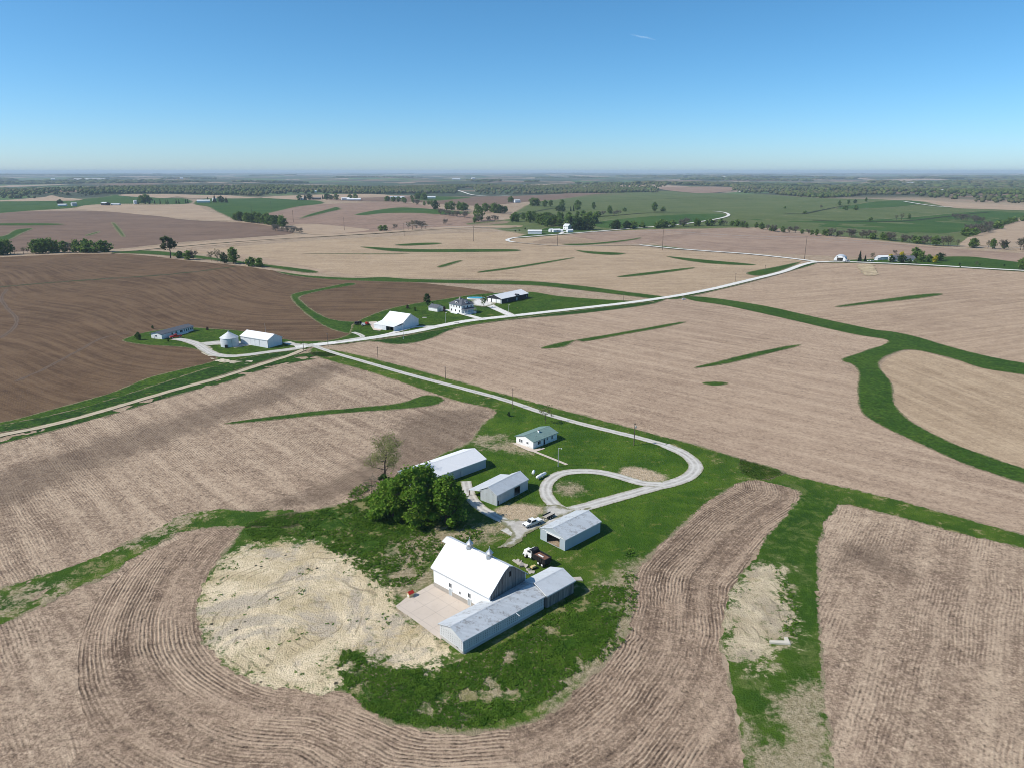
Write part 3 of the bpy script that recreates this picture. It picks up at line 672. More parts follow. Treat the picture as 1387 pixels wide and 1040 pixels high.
sheet('grass_verge', [(905, 403), (970, 390), (1020, 378), (1060, 367), (1095, 357), (1105, 358), (1060, 371), (1000, 387), (940, 401), (915, 406)], m_lush, 3, .6, 7)
# home yard
Z = lambda *a: list(a)
m_yard = yardm('farmyard_ground', (.50, .395, .24), (.73, .60, .41), (.45, .375, .29))
sheet('yard_grass', yard_px, m_yard, 3, 1.4, 6, cell=.42, zones=[
    [[(690, 548), (760, 566), (860, 592), (920, 612), (960, 630), (985, 640), (960, 665), (900, 715), (865, 750), (830, 760), (800, 752), (770, 740), (730, 735), (690, 730), (650, 690), (632, 660), (640, 610), (655, 585), (675, 560)]],
    [[(640, 885), (700, 860), (760, 815), (790, 790), (845, 800), (835, 850), (800, 890), (760, 935), (700, 965), (640, 985), (560, 980), (500, 955), (480, 930), (520, 905), (590, 905)],
     [(330, 712), (420, 693), (500, 672), (560, 690), (650, 715), (690, 720), (640, 735), (590, 755), (560, 790), (520, 800), (470, 760), (400, 725)],
     [(455, 880), (480, 878), (505, 895), (520, 925), (560, 950), (600, 985), (540, 985), (490, 962), (462, 935), (445, 905)]],
    [[(666, 892), (700, 876), (734, 851), (741, 856), (706, 885), (671, 899)],
     [(600, 903), (640, 898), (684, 936), (640, 932)],
     [(742, 932), (800, 893), (832, 868), (842, 880), (802, 917), (750, 955)],
     [(480, 900), (505, 897), (540, 925), (520, 940)], [(560, 960), (610, 950), (640, 975), (600, 985)],
     [(520, 790), (545, 765), (585, 772), (590, 790), (560, 800), (548, 815)],
     [(660, 605), (690, 598), (700, 603), (720, 612), (705, 614), (670, 608), (645, 602), (650, 592), (680, 590)],
     [(757, 661), (768, 655), (782, 658), (783, 665), (770, 670), (759, 667)],
     [(800, 800), (830, 780), (860, 760), (868, 775), (862, 810), (856, 850), (835, 870), (820, 850), (840, 820), (815, 815)],
     [(560, 725), (640, 715), (700, 705), (660, 730), (600, 745), (560, 765), (520, 760)]],
    [[(296, 768), (315, 750), (345, 740), (400, 734), (445, 740), (492, 765), (528, 800), (545, 825), (585, 852), (602, 880), (590, 902), (545, 902), (500, 885), (470, 878), (455, 890), (462, 928), (430, 940), (380, 936), (330, 915), (285, 880), (268, 840), (270, 800), (280, 780)]],
    [[(670, 690), (700, 683), (730, 684), (738, 692), (725, 700), (700, 708), (683, 704), (672, 698)],
     [(838, 640), (850, 633), (880, 636), (903, 646), (890, 653), (865, 650), (845, 644)]],
])
sheet('bare_soil', [(1162, 360), (1180, 358.5), (1187, 366), (1189, 372), (1178, 374.5), (1168, 372), (1165, 366)], soilm('yellow_straw', (.42, .33, .2), (.56, .45, .29), (.36, .27, .18)), 4, 3, 9, holes=(.2, 8))
sheet('bare_soil', [(265, 468), (280, 466), (300, 486), (340, 490), (330, 494), (300, 492), (280, 482)], m_soil2, 5, 2.5, 8, holes=(.33, 6))

# ------------------------------------------------------------------ roads, drives, paths
ribbon('gravel_road', [(400, 471), (440, 466.5), (480, 461.5), (520, 456), (560, 450), (600, 441.5), (640, 434.5), (700, 428), (780, 419), (850, 411), (900, 404), (930, 399), (970, 391), (1020, 379), (1060, 369), (1085, 360), (1105, 355)], 7.4, m_grav, 6, .06)
ribbon('gravel_road', [(1098, 356.5), (1130, 355), (1160, 356), (1200, 357.5), (1250, 359.5), (1300, 362.5), (1350, 365.5), (1387, 367.5), (1480, 373)], 7.2, m_grav, 6.4, .06)
ribbon('gravel_road', [(1105, 355), (1060, 349.5), (1010, 344.5), (960, 341), (920, 338), (890, 335), (866, 332.6)], 7., m_grav, 6.2, .06)
ribbon('dirt_track', [(866, 332.7), (830, 333.2), (760, 333.7), (715, 330.6), (693, 328.5)], 4., m_dirtf, 6.1, .5)
ribbon('gravel_road', [(697, 328.8), (691, 328), (687, 326), (696, 323), (720, 321), (760, 318), (800, 315), (860, 310), (910, 306), (950, 301), (978, 296), (987, 292), (980, 288.5), (966, 287)], 7., m_grav, 6.2, .06)
ribbon('dirt_track', [(412, 474), (395, 481), (375, 487.5), (340, 498.5), (300, 511.5), (250, 525), (200, 539), (150, 554), (100, 568), (50, 580), (0, 590), (-140, 620)], 3.8, m_dirt, 5.5, .3)
ribbon('gravel_drive', [(412, 471), (385, 475), (360, 478), (335, 481.5), (310, 483), (290, 480.5), (278, 474), (268, 467.5), (252, 462), (236, 459.5)], 6., m_lane, 5.6, .15)
ribbon('gravel_drive', [(412, 469), (396, 467), (388, 464)], 5., m_lane, 5.9, .15)
ribbon('gravel_drive', [(268, 468), (285, 466), (300, 465), (318, 466), (330, 470)], 11., m_lane, 5.3, .15)
lane = [(408, 467), (425, 469.5), (438, 474), (460, 481), (500, 492.5), (560, 509.5), (620, 525), (680, 541), (740, 561), (800, 577.5), (860, 592), (900, 603), (925, 614), (940, 626), (942, 636), (932, 646), (912, 654), (888, 660), (860, 667.5), (830, 676), (800, 684.5), (778, 690), (756, 697), (738, 705), (716, 712), (700, 716), (685, 722)]
ribbon('gravel_lane', lane[:12], 3.6, m_lane, 6.1, .12)
ribbon('gravel_lane', lane[11:], 4.8, m_lane, 6.3, .12)
ribbon('gravel_lane', [(898, 657), (870, 654.5), (850, 649), (820, 641), (795, 638.5), (770, 639.5), (752, 645), (741, 655), (739, 667), (746, 679), (760, 689), (776, 693)], 4.2, m_lane, 6.6, .15)
ribbon('gravel_lane', [(712, 716), (692, 710), (672, 700), (652, 688), (639, 675), (633, 662), (631, 652)], 3.6, m_lane, 6.9, .2)
sheet('gravel_yard', [(672, 702), (690, 704), (720, 703), (745, 700), (735, 712), (715, 722), (705, 732), (688, 741), (672, 742), (688, 732), (694, 722), (685, 712)], m_lane, 7.2, 1.1, 4)
sheet('gravel_yard', [(735, 690), (748, 684), (775, 690), (800, 688), (770, 696), (745, 703)], m_lane, 7.5, .8, 4)
ribbon('concrete_path', [(722, 611), (737, 617), (752, 623), (768, 629.5)], 1.2, m_conc, 6.2, .05)
sheet('concrete_path', [(694, 601), (700, 600), (723, 609), (738, 606.5), (738, 608), (724, 612.5), (716, 611)], m_conc, 6.5, .1, 2, curve=False)
sheet('concrete_yard', [(534, 821), (551, 810), (586, 790.5), (640, 824), (598, 850), (597, 866)], m_conc, 7, .35, 3, curve=False, rows=((586, 790), (640, 822)))
ribbon('gravel_drive', [(652, 433), (636, 428.5), (623, 425), (609, 421.5), (598, 420)], 5, m_grav, 6.6, .1)
ribbon('gravel_drive', [(694, 429), (682, 423.5), (669, 417.5), (663, 413.5), (662, 410)], 7, m_grav, 6.8, .1)
sheet('gravel_yard', [(636, 413), (640, 407), (652, 403), (662, 408), (672, 412), (660, 416), (648, 416)], m_grav, 7.1, .6, 6)
ribbon('gravel_drive', [(597, 443), (578, 443), (562, 444), (545, 448), (525, 453.5), (505, 457.5), (492, 459.5)], 3.4, m_grav, 6.5, .25)
ribbon('dirt_track', [(455, 464), (475, 460.5), (490, 458), (488, 454.5), (478, 451)], 3.2, m_lane, 6.2, .3)
sheet('concrete_yard', [(499, 437), (510, 436), (519, 446), (515, 449), (506, 448)], m_conc, 6.1, .3, 3, curve=False)
ribbon('gravel_drive', [(758, 318.5), (764, 315), (772, 314.5)], 6, m_grav, 6.9, .1)
ribbon('gravel_road', [(618, 258.5), (630, 262), (645, 265.5), (665, 266.5), (692, 265.5)], 14, m_grav, 6, .1)
ribbon('gravel_road', [(1000, 261), (1020, 257.5), (1032, 257)], 14, m_grav, 6, .1)
ribbon('gravel_road', [(1068, 262), (1076, 259.5), (1084, 260)], 9, m_grav, 6, .1)
ribbon('gravel_road', [(1225, 274), (1250, 278), (1275, 281), (1290, 281.5)], 9, m_grav, 6.3, .1)
# ------------------------------------------------------------------ foliage
def leafm(name, a, b, c=None):
    n = NT(name); t = n.sep(n.attr('tone'))
    col = n.mix(t[0], a, b)
    if c: col = n.mix(n.rng(t[1], .6, 1.), col, c)
    tr = n.new('ShaderNodeBsdfTranslucent'); n.put(tr.inputs['Color'], n.mix(.5, col, b))
    mx = n.new('ShaderNodeMixShader'); mx.inputs[0].default_value = .38
    n.done(col, .7)
    n.t.links.new(n.b.outputs[0], mx.inputs[1]); n.t.links.new(tr.outputs[0], mx.inputs[2])
    n.t.links.new(mx.outputs[0], n.n['Material Output'].inputs['Surface'])
    return n.m
m_leaf = leafm('leaves', (.064, .160, .014), (.172, .310, .032), (.22, .30, .045))
m_leaf_far = leafm('hedge_leaves', (.066, .138, .024), (.155, .245, .052), (.20, .24, .07))
m_leaf_dark = leafm('dark_leaves', (.028, .064, .016), (.060, .108, .030))
m_leaf_con = leafm('needles', (.012, .030, .014), (.026, .050, .022))
m_leaf_bare = leafm('budding_leaves', (.12, .115, .068), (.19, .18, .10))
m_leaf_grey = leafm('grey_twigs', (.12, .105, .080), (.20, .18, .14))
m_leaf_yel = leafm('yellow_blossom', (.42, .36, .02), (.60, .52, .03))
m_leaf_plum = leafm('plum_leaves', (.045, .028, .024), (.075, .05, .04))
m_bark = plain('bark', (.085, .068, .055), .9)
m_weed = leafm('weed_leaves', (.045, .120, .008), (.12, .21, .022))
m_wood = leafm('wood_canopy', (.070, .110, .032), (.165, .15, .078), (.15, .20, .06))

def leaf_quads(P, size, seed, up=.35):
    """small leaf-clump quads at the points P, turned at random"""
    g = np.random.default_rng(seed); n = len(P)
    nrm = g.normal(size=(n, 3)); nrm[:, 2] += up; nrm /= np.linalg.norm(nrm, axis=1)[:, None]
    a = np.cross(nrm, g.normal(size=(n, 3))); a /= np.linalg.norm(a, axis=1)[:, None] + 1e-9; b = np.cross(nrm, a)
    s = (size * g.uniform(.6, 1.3, n))[:, None]
    V = np.stack([P - a * s - b * s * .5, P + a * s * .2 - b * s * .7, P + a * s + b * s * .3, P - a * s * .1 + b * s * .75], 1).reshape(-1, 3)
    q = np.arange(4 * n).reshape(n, 4)
    tone = np.repeat(np.stack([g.random(n), g.random(n), g.random(n)], 1), 4, 0)
    return V, q, tone

def crown_pts(H, Rr, n, seed, lobes=9, base=.25, power=1., gap=.0, squash=1.):
    g = np.random.default_rng(seed); pts = []
    for i in range(lobes):
        h = base + (1 - base) * ((i + .5) / lobes) ** power
        prof = math.sin(math.pi * min(1., max(.12, (h - base * .6) / (1.06 - base * .6)))) ** .6
        a = i * 2.4 + g.uniform(-.5, .5); rr = Rr * prof * g.uniform(.35, .62) * (0 if i == lobes - 1 else 1)
        c = np.array([rr * math.cos(a), rr * math.sin(a), H * h * .92])
        lr = Rr * g.uniform(.38, .56) * (.6 + .4 * prof)
        m = n // lobes; d = g.normal(size=(m, 3)); d /= np.linalg.norm(d, axis=1)[:, None]
        r = lr * g.random(m) ** .42
        r *= 1 + .35 * np.sin(d[:, 0] * 5 + i) * np.sin(d[:, 1] * 6 + 2 * i) 
        p = c + d * r[:, None] * np.array([1, 1, .8 * squash]); pts.append(p)
    P = np.concatenate(pts)
    if gap:
        k = np.sin(P[:, 0] * 1.9 + seed) * np.sin(P[:, 1] * 2.1 + seed * 2) * np.sin(P[:, 2] * 1.7)
        P = P[(k < gap) | (g.random(len(P)) < .25)]
    P = P[(P[:, 2] > H * base * .35)]; P[:, 2] = np.minimum(P[:, 2], H)
    return P

def loose_pts(H, Rr, n, seed, lobes, base, power):
    """many small leafy boughs with gaps between them"""
    g = np.random.default_rng(seed + 40); pts = []
    for i in range(lobes):
        h = base + (1 - base) * ((i + .5) / lobes) ** power
        prof = max(.18, math.sin(math.pi * min(1., .18 + .80 * h)) ** .7)
        a = i * 2.4 + g.uniform(-.6, .6); rr = Rr * prof * g.uniform(.45, .95)
        c = np.array([rr * math.cos(a), rr * math.sin(a), H * h * .93])
        lr = Rr * g.uniform(.16, .40); m = int(n / lobes * g.uniform(.7, 1.3))
        d = g.normal(size=(m, 3)); d /= np.linalg.norm(d, axis=1)[:, None]
        p = c + d * (lr * g.random(m) ** .5 * (1 + .55 * (g.random(m) > .86)))[:, None] * np.array([g.uniform(.8, 1.25), g.uniform(.8, 1.25), g.uniform(.6, 1.15)])
        p[:, 2] -= .12 * ((p[:, :2] - c[:2]) ** 2).sum(1) / lr     # boughs droop at the ends
        pts.append(p)
    P = np.concatenate(pts); P = P[P[:, 2] > .5]
    k = fbm(P[:, 0] + P[:, 2] * .7, P[:, 1] + P[:, 2] * .5, 1.6, 3)
    return P[(k > -.05) | (g.random(len(P)) < .3)]

def limbs(mb, H, Rr, tr, seed, n=7, base=.3, sub=2, wander=.12, nseg=7):
    g = np.random.default_rng(seed); tips = []
    zs = np.linspace(0, H * .8, 6); off = np.cumsum(g.normal(0, wander * tr * 1.5, (6, 2)), 0); off[0] = 0
    tp = [np.array([off[i, 0], off[i, 1], zs[i]]) for i in range(6)]
    tp[0][2] = -.4
    mb.tube(tp, [tr * (1.15 - .9 * i / 5) for i in range(6)], nseg)
    for i in range(n):
        h = base + (.78 - base) * i / max(n - 1, 1); a = i * 2.4 + g.uniform(-.4, .4)
        k = h * H / (H * .8) * 5; j = int(min(k, 4)); s = tp[j] + (tp[j + 1] - tp[j]) * (k - j)
        ln = Rr * g.uniform(.7, 1.) * (1.1 - .5 * h); up = g.uniform(.5, 1.1)
        e = s + np.array([math.cos(a) * ln, math.sin(a) * ln, ln * up]); e[2] = min(e[2], H * .98)
        m = (s + e) / 2 + g.normal(0, ln * .07, 3)
        r0 = tr * (.55 - .35 * h); mb.tube([s, m, e], [r0, r0 * .6, r0 * .15], max(4, nseg - 2), False)
        tips.append((m, e, r0))
        for q in range(sub):
            t = g.uniform(.35, .95); b = s + (e - s) * t; d = g.normal(0, 1, 3); d[2] = abs(d[2]) * .8 + .2; d /= np.linalg.norm(d)
            e2 = b + d * ln * g.uniform(.3, .55); mb.tube([b, (b + e2) / 2 + g.normal(0, .1, 3), e2], [r0 * .35, r0 * .22, r0 * .07], 4, False)
            tips.append(((b + e2) / 2, e2, r0 * .3))
    return tips

def tree_meshes(kind, seed, H, Rr, n, leaf, mat, tr, lobes=9, base=.25, gap=.25, nl=6, sub=1, power=1.):
    mb = MB()
    if kind == 'conifer':
        mb.tube([(0, 0, -.3), (0, 0, H * .5), (0, 0, H * .95)], [tr, tr * .6, tr * .1], 6)
        g = np.random.default_rng(seed); z = g.random(n) ** 1.25; a = g.random(n) * 2 * math.pi
        tier = .78 + .22 * np.cos(z * 46); r = Rr * (1 - z) ** .9 * tier * g.random(n) ** .35
        P = np.column_stack([r * np.cos(a), r * np.sin(a), H * (.06 + .94 * z) - r * .25])
    elif kind in ('bare', 'twiggy'):
        tips = limbs(mb, H, Rr, tr, seed, 9 if kind == 'bare' else nl, base, 4, .5, 6)
        g = np.random.default_rng(seed); P = []
        for m, e, r in tips:
            k = max(3, n // len(tips)); t = g.random(k)[:, None]
            P.append(m + (e - m) * t * 1.15 + g.normal(0, Rr * .10, (k, 3)))
        P = np.concatenate(P)
    elif kind == 'loose':
        limbs(mb, H * .95, Rr * .95, tr, seed, nl, base, sub)
        P = loose_pts(H, Rr, n, seed, lobes, base, power)
    else:
        limbs(mb, H * .9, Rr * .8, tr, seed, nl, base, sub)
        P = crown_pts(H, Rr, n, seed, lobes, base, power, gap)
    V, q, tone = leaf_quads(P, leaf, seed, .35 if kind == 'conifer' else 1.0)
    # light clumps and dark clumps through the crown
    ctr = np.repeat(P, 4, 0); cl = vnoise(ctr[:, 0] / (Rr * .3) + seed, ctr[:, 1] / (Rr * .3) + ctr[:, 2] / (Rr * .35))
    tone[:, 0] = np.clip(.45 * tone[:, 0] + .75 * cl - .1, 0, 1)
    me_c = mesh_np('crown', V, q, mat, False, vcol=tone)
    me_t = bpy.data.meshes.new('trunk'); me_t.from_pydata(mb.v, [], mb.f); me_t.materials.append(m_bark)
    me_t.polygons.foreach_set('use_smooth', [True] * len(me_t.polygons)); me_t.update()
    return me_t, me_c, H

def plant(name, label, cat, proto, p, h, rz=None, group=None, wide=1., lvl=3):
    s = h / proto[2]
    t = thing(name, label, cat, (p[0], p[1], gz(p, lvl)), random.uniform(0, 6.28) if rz is None else rz, group)
    t.scale = (s * wide, s * wide, s)
    link('trunk', proto[0], t); link('crown', proto[1], t)
    return t

# --- the big trees of the farmyard
big = [((533, 700), 11.5, 6.4, 9000, 1, .36, 'lowest broad leafy tree at the left of the clump beside the white machine shed', 0.02, 1.1),
       ((559, 706), 16.5, 6.6, 12000, 2, .36, 'tallest leafy tree in the middle of the clump behind the barn', 0.0, .9),
       ((576, 690), 14.0, 5.4, 8000, 5, .36, 'leafy tree at the back of the clump against the white machine shed', 0.0, 1.),
       ((604, 707), 13.8, 6.0, 11000, 3, .36, 'leafy tree at the right of the clump beside the curving gravel track', 0.0, .85)]
for px, h, r, n, sd, lf, lab, gp, pw in big:
    plant('leafy_tree', lab, 'tree', tree_meshes('loose', sd, h, r, n, lf, m_leaf, .42, 38, .10, gp, 11, 3, pw), at(*px), h, 0., lvl=4)
plant('sparse_tree', 'thin sparse leafy tree rising in front of the white machine shed roof', 'tree', tree_meshes('twiggy', 9, 11, 3.6, 900, .36, m_leaf, .2, nl=8, base=.4), at(590, 686), 11, 0., lvl=4)
bare_near = tree_meshes('bare', 11, 14, 7.0, 4600, .16, leafm('new_leaves', (.18, .19, .07), (.28, .29, .11)), .30, base=.3)
plant('bare_tree', 'tall thin tree just coming into leaf at the field edge behind the leafy clump', 'tree', bare_near, at(522, 659), 15.5, 1., lvl=4)
plant('dense_shrub', 'dense dark green shrub at the foot of the thin budding tree', 'shrub', tree_meshes('leafy', 21, 5, 1.9, 1400, .25, m_leaf_dark, .1, 6, .05, 0, 3, 0), at(520, 662), 5.2, 0, lvl=4)
sh = tree_meshes('bare', 31, 5.5, 3.2, 260, .16, m_leaf_grey, .10, base=.12)
plant('bare_shrub', 'bare twiggy shrub at the field edge left of the leafy clump', 'shrub', sh, at(503, 668), 5.5, 0, lvl=4)
plant('bare_shrub', 'smaller bare twiggy bush leaning beside the leafy clump', 'shrub', sh, at(513, 676), 4., 2, lvl=4)
plant('young_tree', 'small thin budding tree between the green roofed house and the lane', 'tree', tree_meshes('bare', 41, 7, 3.4, 420, .2, leafm('yellow_green_buds', (.15, .15, .06), (.22, .22, .09)), .13, base=.25), at(739.5, 573.5), 7, 0, lvl=4)
plant('dark_shrub', 'small dark shrub alone on the grass by the lane', 'shrub', tree_meshes('leafy', 43, 1.9, 1.0, 300, .2, m_leaf_dark, .06, 4, .05, 0, 2, 0), at(689.5, 564), 1.9, 0, lvl=4)

# --- prototypes for the trees farther off
Lf = [tree_meshes('leafy', 50 + i, 10, rr, 900, .58, m_leaf_far, .25, 9, b, .35, 4, 0) for i, (rr, b) in enumerate(((4.9, .08), (4.2, .12), (5.4, .06), (3.9, .10)))]
Br = [tree_meshes('bare', 60 + i, 10, 4., 360, .34, m_leaf_bare, .22, base=.25) for i in range(3)]
Gr = [tree_meshes('bare', 66 + i, 7, 4.4, 420, .42, m_leaf_grey, .14, base=.1) for i in range(2)]
Cn = tree_meshes('conifer', 70, 10, 3.2, 900, .42, m_leaf_con, .2)
Cs = tree_meshes('conifer', 71, 10, 2.1, 420, .5, m_leaf_con, .2)
Bu = [tree_meshes('leafy', 80 + i, 4, 2.9, 340, .5, m_leaf_far, .12, 6, .03, .35, 3, 0) for i in range(2)]
Dk = tree_meshes('leafy', 85, 6, 3.4, 620, .45, m_leaf_dark, .2, 8, .06, .3, 3, 0)
Ye = tree_meshes('leafy', 88, 6, 3.0, 560, .45, m_leaf_yel, .16, 7, .1, .3, 3, 0)
Pl = tree_meshes('leafy', 89, 4, 2.2, 360, .4, m_leaf_plum, .12, 6, .1, .3, 3, 0)

def pxh(px, top):
    """height in metres of something standing at px whose top shows at photo row `top`"""
    p = at(*px); z0 = float(hfun(*p)); lo, hi = 0, 80
    for _ in range(40):
        m = (lo + hi) / 2
        if proj((p[0], p[1], z0 + m))[1] > top: lo = m
        else: hi = m
    return lo

def single(px, top, proto, name, label, cat='tree', wide=1.):
    p = at(*px); return plant(name, label, cat, proto, p, max(1., pxh(px, top)), wide=wide)

def line(pts, step, kinds, hrange, name, label, group, cat='tree', jit=3., wide=1.):
    step *= .86; wide *= 1.12; hrange = (hrange[0] * 1.12, hrange[1] * 1.15)
    Q = catmull(ats(pts), False, k=12); s = np.r_[0, np.cumsum(np.linalg.norm(np.diff(Q, axis=0), axis=1))]
    for d in np.arange(0, s[-1], step):
        d = d + random.uniform(-.3, .3) * step
        p = np.array([np.interp(d, s, Q[:, 0]), np.interp(d, s, Q[:, 1])]) + rng.normal(0, jit, 2)
        pr = random.choice(kinds)
        plant(name, label, cat, pr, p, random.uniform(*hrange), group=group, wide=wide * random.uniform(.85, 1.2))

G1 = 'trees of the grove left of the dark field'
line([(-25, 346), (0, 346), (12, 345)], 7, [Lf[0], Lf[2], Dk], (13, 17), 'grove_tree', 'leafy tree in the grove at the left edge of the dark field', G1)
line([(50, 343.5), (90, 342.5)], 6, [Lf[0], Lf[2], Lf[1]], (12, 16), 'grove_tree', 'leafy tree in the grove at the left edge of the dark field', G1)
line([(112, 342), (143, 342)], 7, [Lf[3], Lf[0], Bu[0]], (10, 14), 'grove_tree', 'leafy tree in the grove at the left edge of the dark field', G1)
line([(22, 344.5), (42, 344)], 9, Br, (6, 8), 'bare_tree', 'bare brown tree in the gap of the grove at the left', 'bare trees of the left grove')
line([(93, 342), (112, 342)], 9, Br + [Gr[0]], (6, 9), 'bare_tree', 'bare grey tree standing in the middle of the left grove', 'bare grey trees of the left grove')
single((231, 350), 322, tree_meshes('bare', 97, 10, 3.9, 900, .5, leafm('olive_leaves', (.06, .085, .03), (.11, .13, .05)), .3, base=.35), 'lone_tree', 'lone olive green tree with a bare trunk on the dark field edge')
single((243, 350), 341, Bu[0], 'field_shrub', 'low dark shrub just right of the lone olive tree', 'shrub')
single((255, 352), 340.5, Bu[1], 'field_shrub', 'bright green round shrub on the strip right of the lone tree', 'shrub')
single((262, 352), 341, Gr[0], 'field_shrub', 'greyish shrub touching the bright green round shrub', 'shrub')
single((286, 354), 341, Br[0], 'bare_tree', 'bare brown tree left of the pair on the grass strip')
single((295, 355), 339, Br[1], 'bare_tree', 'tallest bare tree beside the dark green tree on the strip')
single((304, 357), 343, Dk, 'leaning_tree', 'dark leaning tree against the tall green tree', wide=.8)
single((316, 357.5), 335.5, Lf[1], 'field_tree', 'tall dark green tree on the strip above the tilled field')
single((340, 361), 349, Bu[0], 'field_shrub', 'wide green shrub at the left of the strip end', 'shrub')
single((352, 362), 350.5, Bu[1], 'field_shrub', 'round dark green shrub where the grass waterway starts', 'shrub')
G2 = 'trees of the line running down between two hill fields'
line([(317, 299), (335, 301), (360, 304), (385, 308)], 11, [Lf[0], Lf[2], Lf[3], Dk], (12, 18), 'hill_tree', 'leafy tree in the line running down between two hill fields', G2, jit=4)
line([(372, 312), (390, 315), (406, 317)], 13, Gr, (5, 8), 'grey_shrub', 'grey leafless shrub at the lower end of the hill tree line', 'grey shrubs below the hill tree line', 'shrub')
G3 = 'trees of the copse behind the brown hill'
line([(600, 284), (625, 285), (650, 286), (680, 289)], 15, Lf + [Dk], (13, 20), 'copse_tree', 'leafy tree in the copse behind the brown hill', G3, jit=18)
line([(598, 291), (620, 294), (634, 296)], 16, Gr, (7, 10), 'grey_shrub', 'grey shrub in the row along the front of the copse', 'grey shrubs before the copse', 'shrub')
line([(640, 302), (655, 301), (672, 300), (678, 299)], 13, [Bu[0], Gr[1], Lf[0]], (6, 10), 'thicket_shrub', 'shrub in the low thicket where the copse meets the pale field', 'shrubs of the thicket', 'shrub')
single((648, 300), 280, Lf[2], 'tall_tree', 'tallest tree standing in front of the copse')
for x, y, t, k in ((553, 312, 301, Br[0]), (559, 312, 299, Br[2]), (565, 311, 300, Gr[0]), (571, 311, 301, Gr[1]), (603, 305, 298, Gr[0]), (516, 313, 306, Bu[0]), (522, 313, 306, Bu[1]), (535, 312, 305, Gr[1]), (577, 311, 303, Br[1])):
    p = at(x, y); plant('ditch_bush', 'leafless bush scattered along the long dark ditch', 'shrub', k, p, pxh((x, y), t), group='bushes along the ditch')
# the wooded farm in the middle distance
G4 = 'trees round the wooded farm'
line([(722, 304), (735, 304), (747, 306), (757, 309)], 9, Lf + [Br[0]], (13, 18), 'farm_tree', 'leafy tree crowding round the wooded farm with the blue walled shed', G4, jit=12)
line([(778, 310), (790, 312), (802, 312)], 6, [Cn, Dk, Cn], (13, 18), 'dark_farm_tree', 'dark evergreen in the block right of the wooded farm house', 'dark evergreens right of the wooded farm', jit=6)
line([(700, 301), (740, 299), (770, 299), (800, 302), (815, 304)], 13, Lf, (12, 17), 'farm_tree', 'leafy tree crowding round the wooded farm with the blue walled shed', G4, jit=10)
line([(722, 299), (700, 297), (690, 296)], 24, Lf, (8, 12), 'pasture_tree', 'leafy tree in the hedge left of the wooded farm', 'hedge trees left of the wooded farm', jit=5)
line([(830, 311), (838, 311)], 11, [Dk, Lf[0]], (11, 14), 'round_tree', 'dark round tree on the road right of the wooded farm', 'dark round trees by the far road', jit=4)
line([(845, 310.5), (858, 310), (872, 309)], 10, [Dk, Bu[0], Lf[0]], (8, 12), 'roadside_tree', 'low leafy tree beside the far road right of the round trees', 'low trees by the far road', jit=4)
line([(780, 292), (800, 294), (820, 293), (842, 291)], 26, [Gr[0], Bu[0], Bu[1]], (7, 10), 'hedge_shrub', 'shrub in the hedge across the pasture behind the wooded farm', 'pasture hedge shrubs', 'shrub', jit=6)
line([(756, 287), (772, 287), (790, 286)], 22, [Dk, Cs], (9, 12), 'cedar_tree', 'small dark cedar in the row on the pasture behind the wooded farm', 'cedars on the pasture', jit=5)
for x, y, t, k, l in ((782, 285, 272, Lf[2], 'broad pale tree behind the cedars on the pasture'), (804, 284, 274, Lf[3], 'pale tree standing alone right of the cedars on the pasture'),
                      (826, 290, 279, Lf[0], 'pale rounded tree where the hedge crosses the pasture'), (886, 287, 274, Lf[1], 'lone forked tree on the open pasture left of the road bend'),
                      (717, 302, 286, Lf[3], 'lone tall tree at the left end of the wooded farm'), (898, 287, 281, Bu[0], 'small bush right of the lone forked pasture tree'),
                      (846, 287, 282, Bu[1], 'small bush on the pasture near the pale rounded tree'), (761, 282, 271, Lf[2], 'wide pale tree on the slope far behind the wooded farm')):
    single((x, y), t, k, 'pasture_tree', l)
line([(725, 280), (735, 279.5), (742, 281)], 26, Lf, (13, 19), 'slope_tree', 'tree in the clump on the slope far behind the wooded farm', 'clump on the far slope', jit=10)
# the long hedgerow on the right
G5 = 'trees of the long hedgerow on the right'
line([(890, 309.5), (930, 307), (975, 306), (1005, 308), (1035, 311)], 11, [Bu[0], Lf[3], Gr[0], Lf[0]], (7, 11), 'hedgerow_tree', 'tree in the long hedgerow across the right side', G5, jit=4)
line([(1040, 313), (1080, 317), (1095, 318)], 12, [Gr[0], Bu[0], Lf[0]], (6, 9), 'hedgerow_tree', 'tree in the long hedgerow across the right side', G5, jit=4)
line([(1100, 319), (1160, 322.5), (1220, 328), (1270, 333)], 9.5, [Gr[0], Gr[1], Lf[3], Bu[1], Gr[0]], (7, 10), 'hedgerow_tree', 'tree in the long hedgerow across the right side', G5, jit=3)
line([(1262, 333), (1320, 336), (1387, 339), (1440, 341)], 9.5, [Lf[0], Lf[2], Gr[1], Lf[1], Br[2]], (8, 12), 'hedgerow_tree', 'tree in the long hedgerow across the right side', G5, jit=4)
line([(1308, 320), (1325, 315), (1345, 310)], 14, [Gr[0], Bu[0], Gr[1]], (7, 11), 'draw_tree', 'tree in the draw climbing from the right hedgerow', 'trees of the draw', jit=5)
line([(1350, 307), (1375, 301), (1400, 297)], 26, [Bu[0], Bu[1]], (6, 9), 'draw_tree', 'tree in the draw climbing from the right hedgerow', 'trees of the draw', jit=6)
line([(1292, 298), (1310, 300), (1328, 303)], 17, [Gr[1], Bu[0], Gr[0]], (8, 11), 'meadow_shrub', 'bush in the row on the meadow beyond the right hedgerow', 'meadow bushes', 'shrub', jit=6)
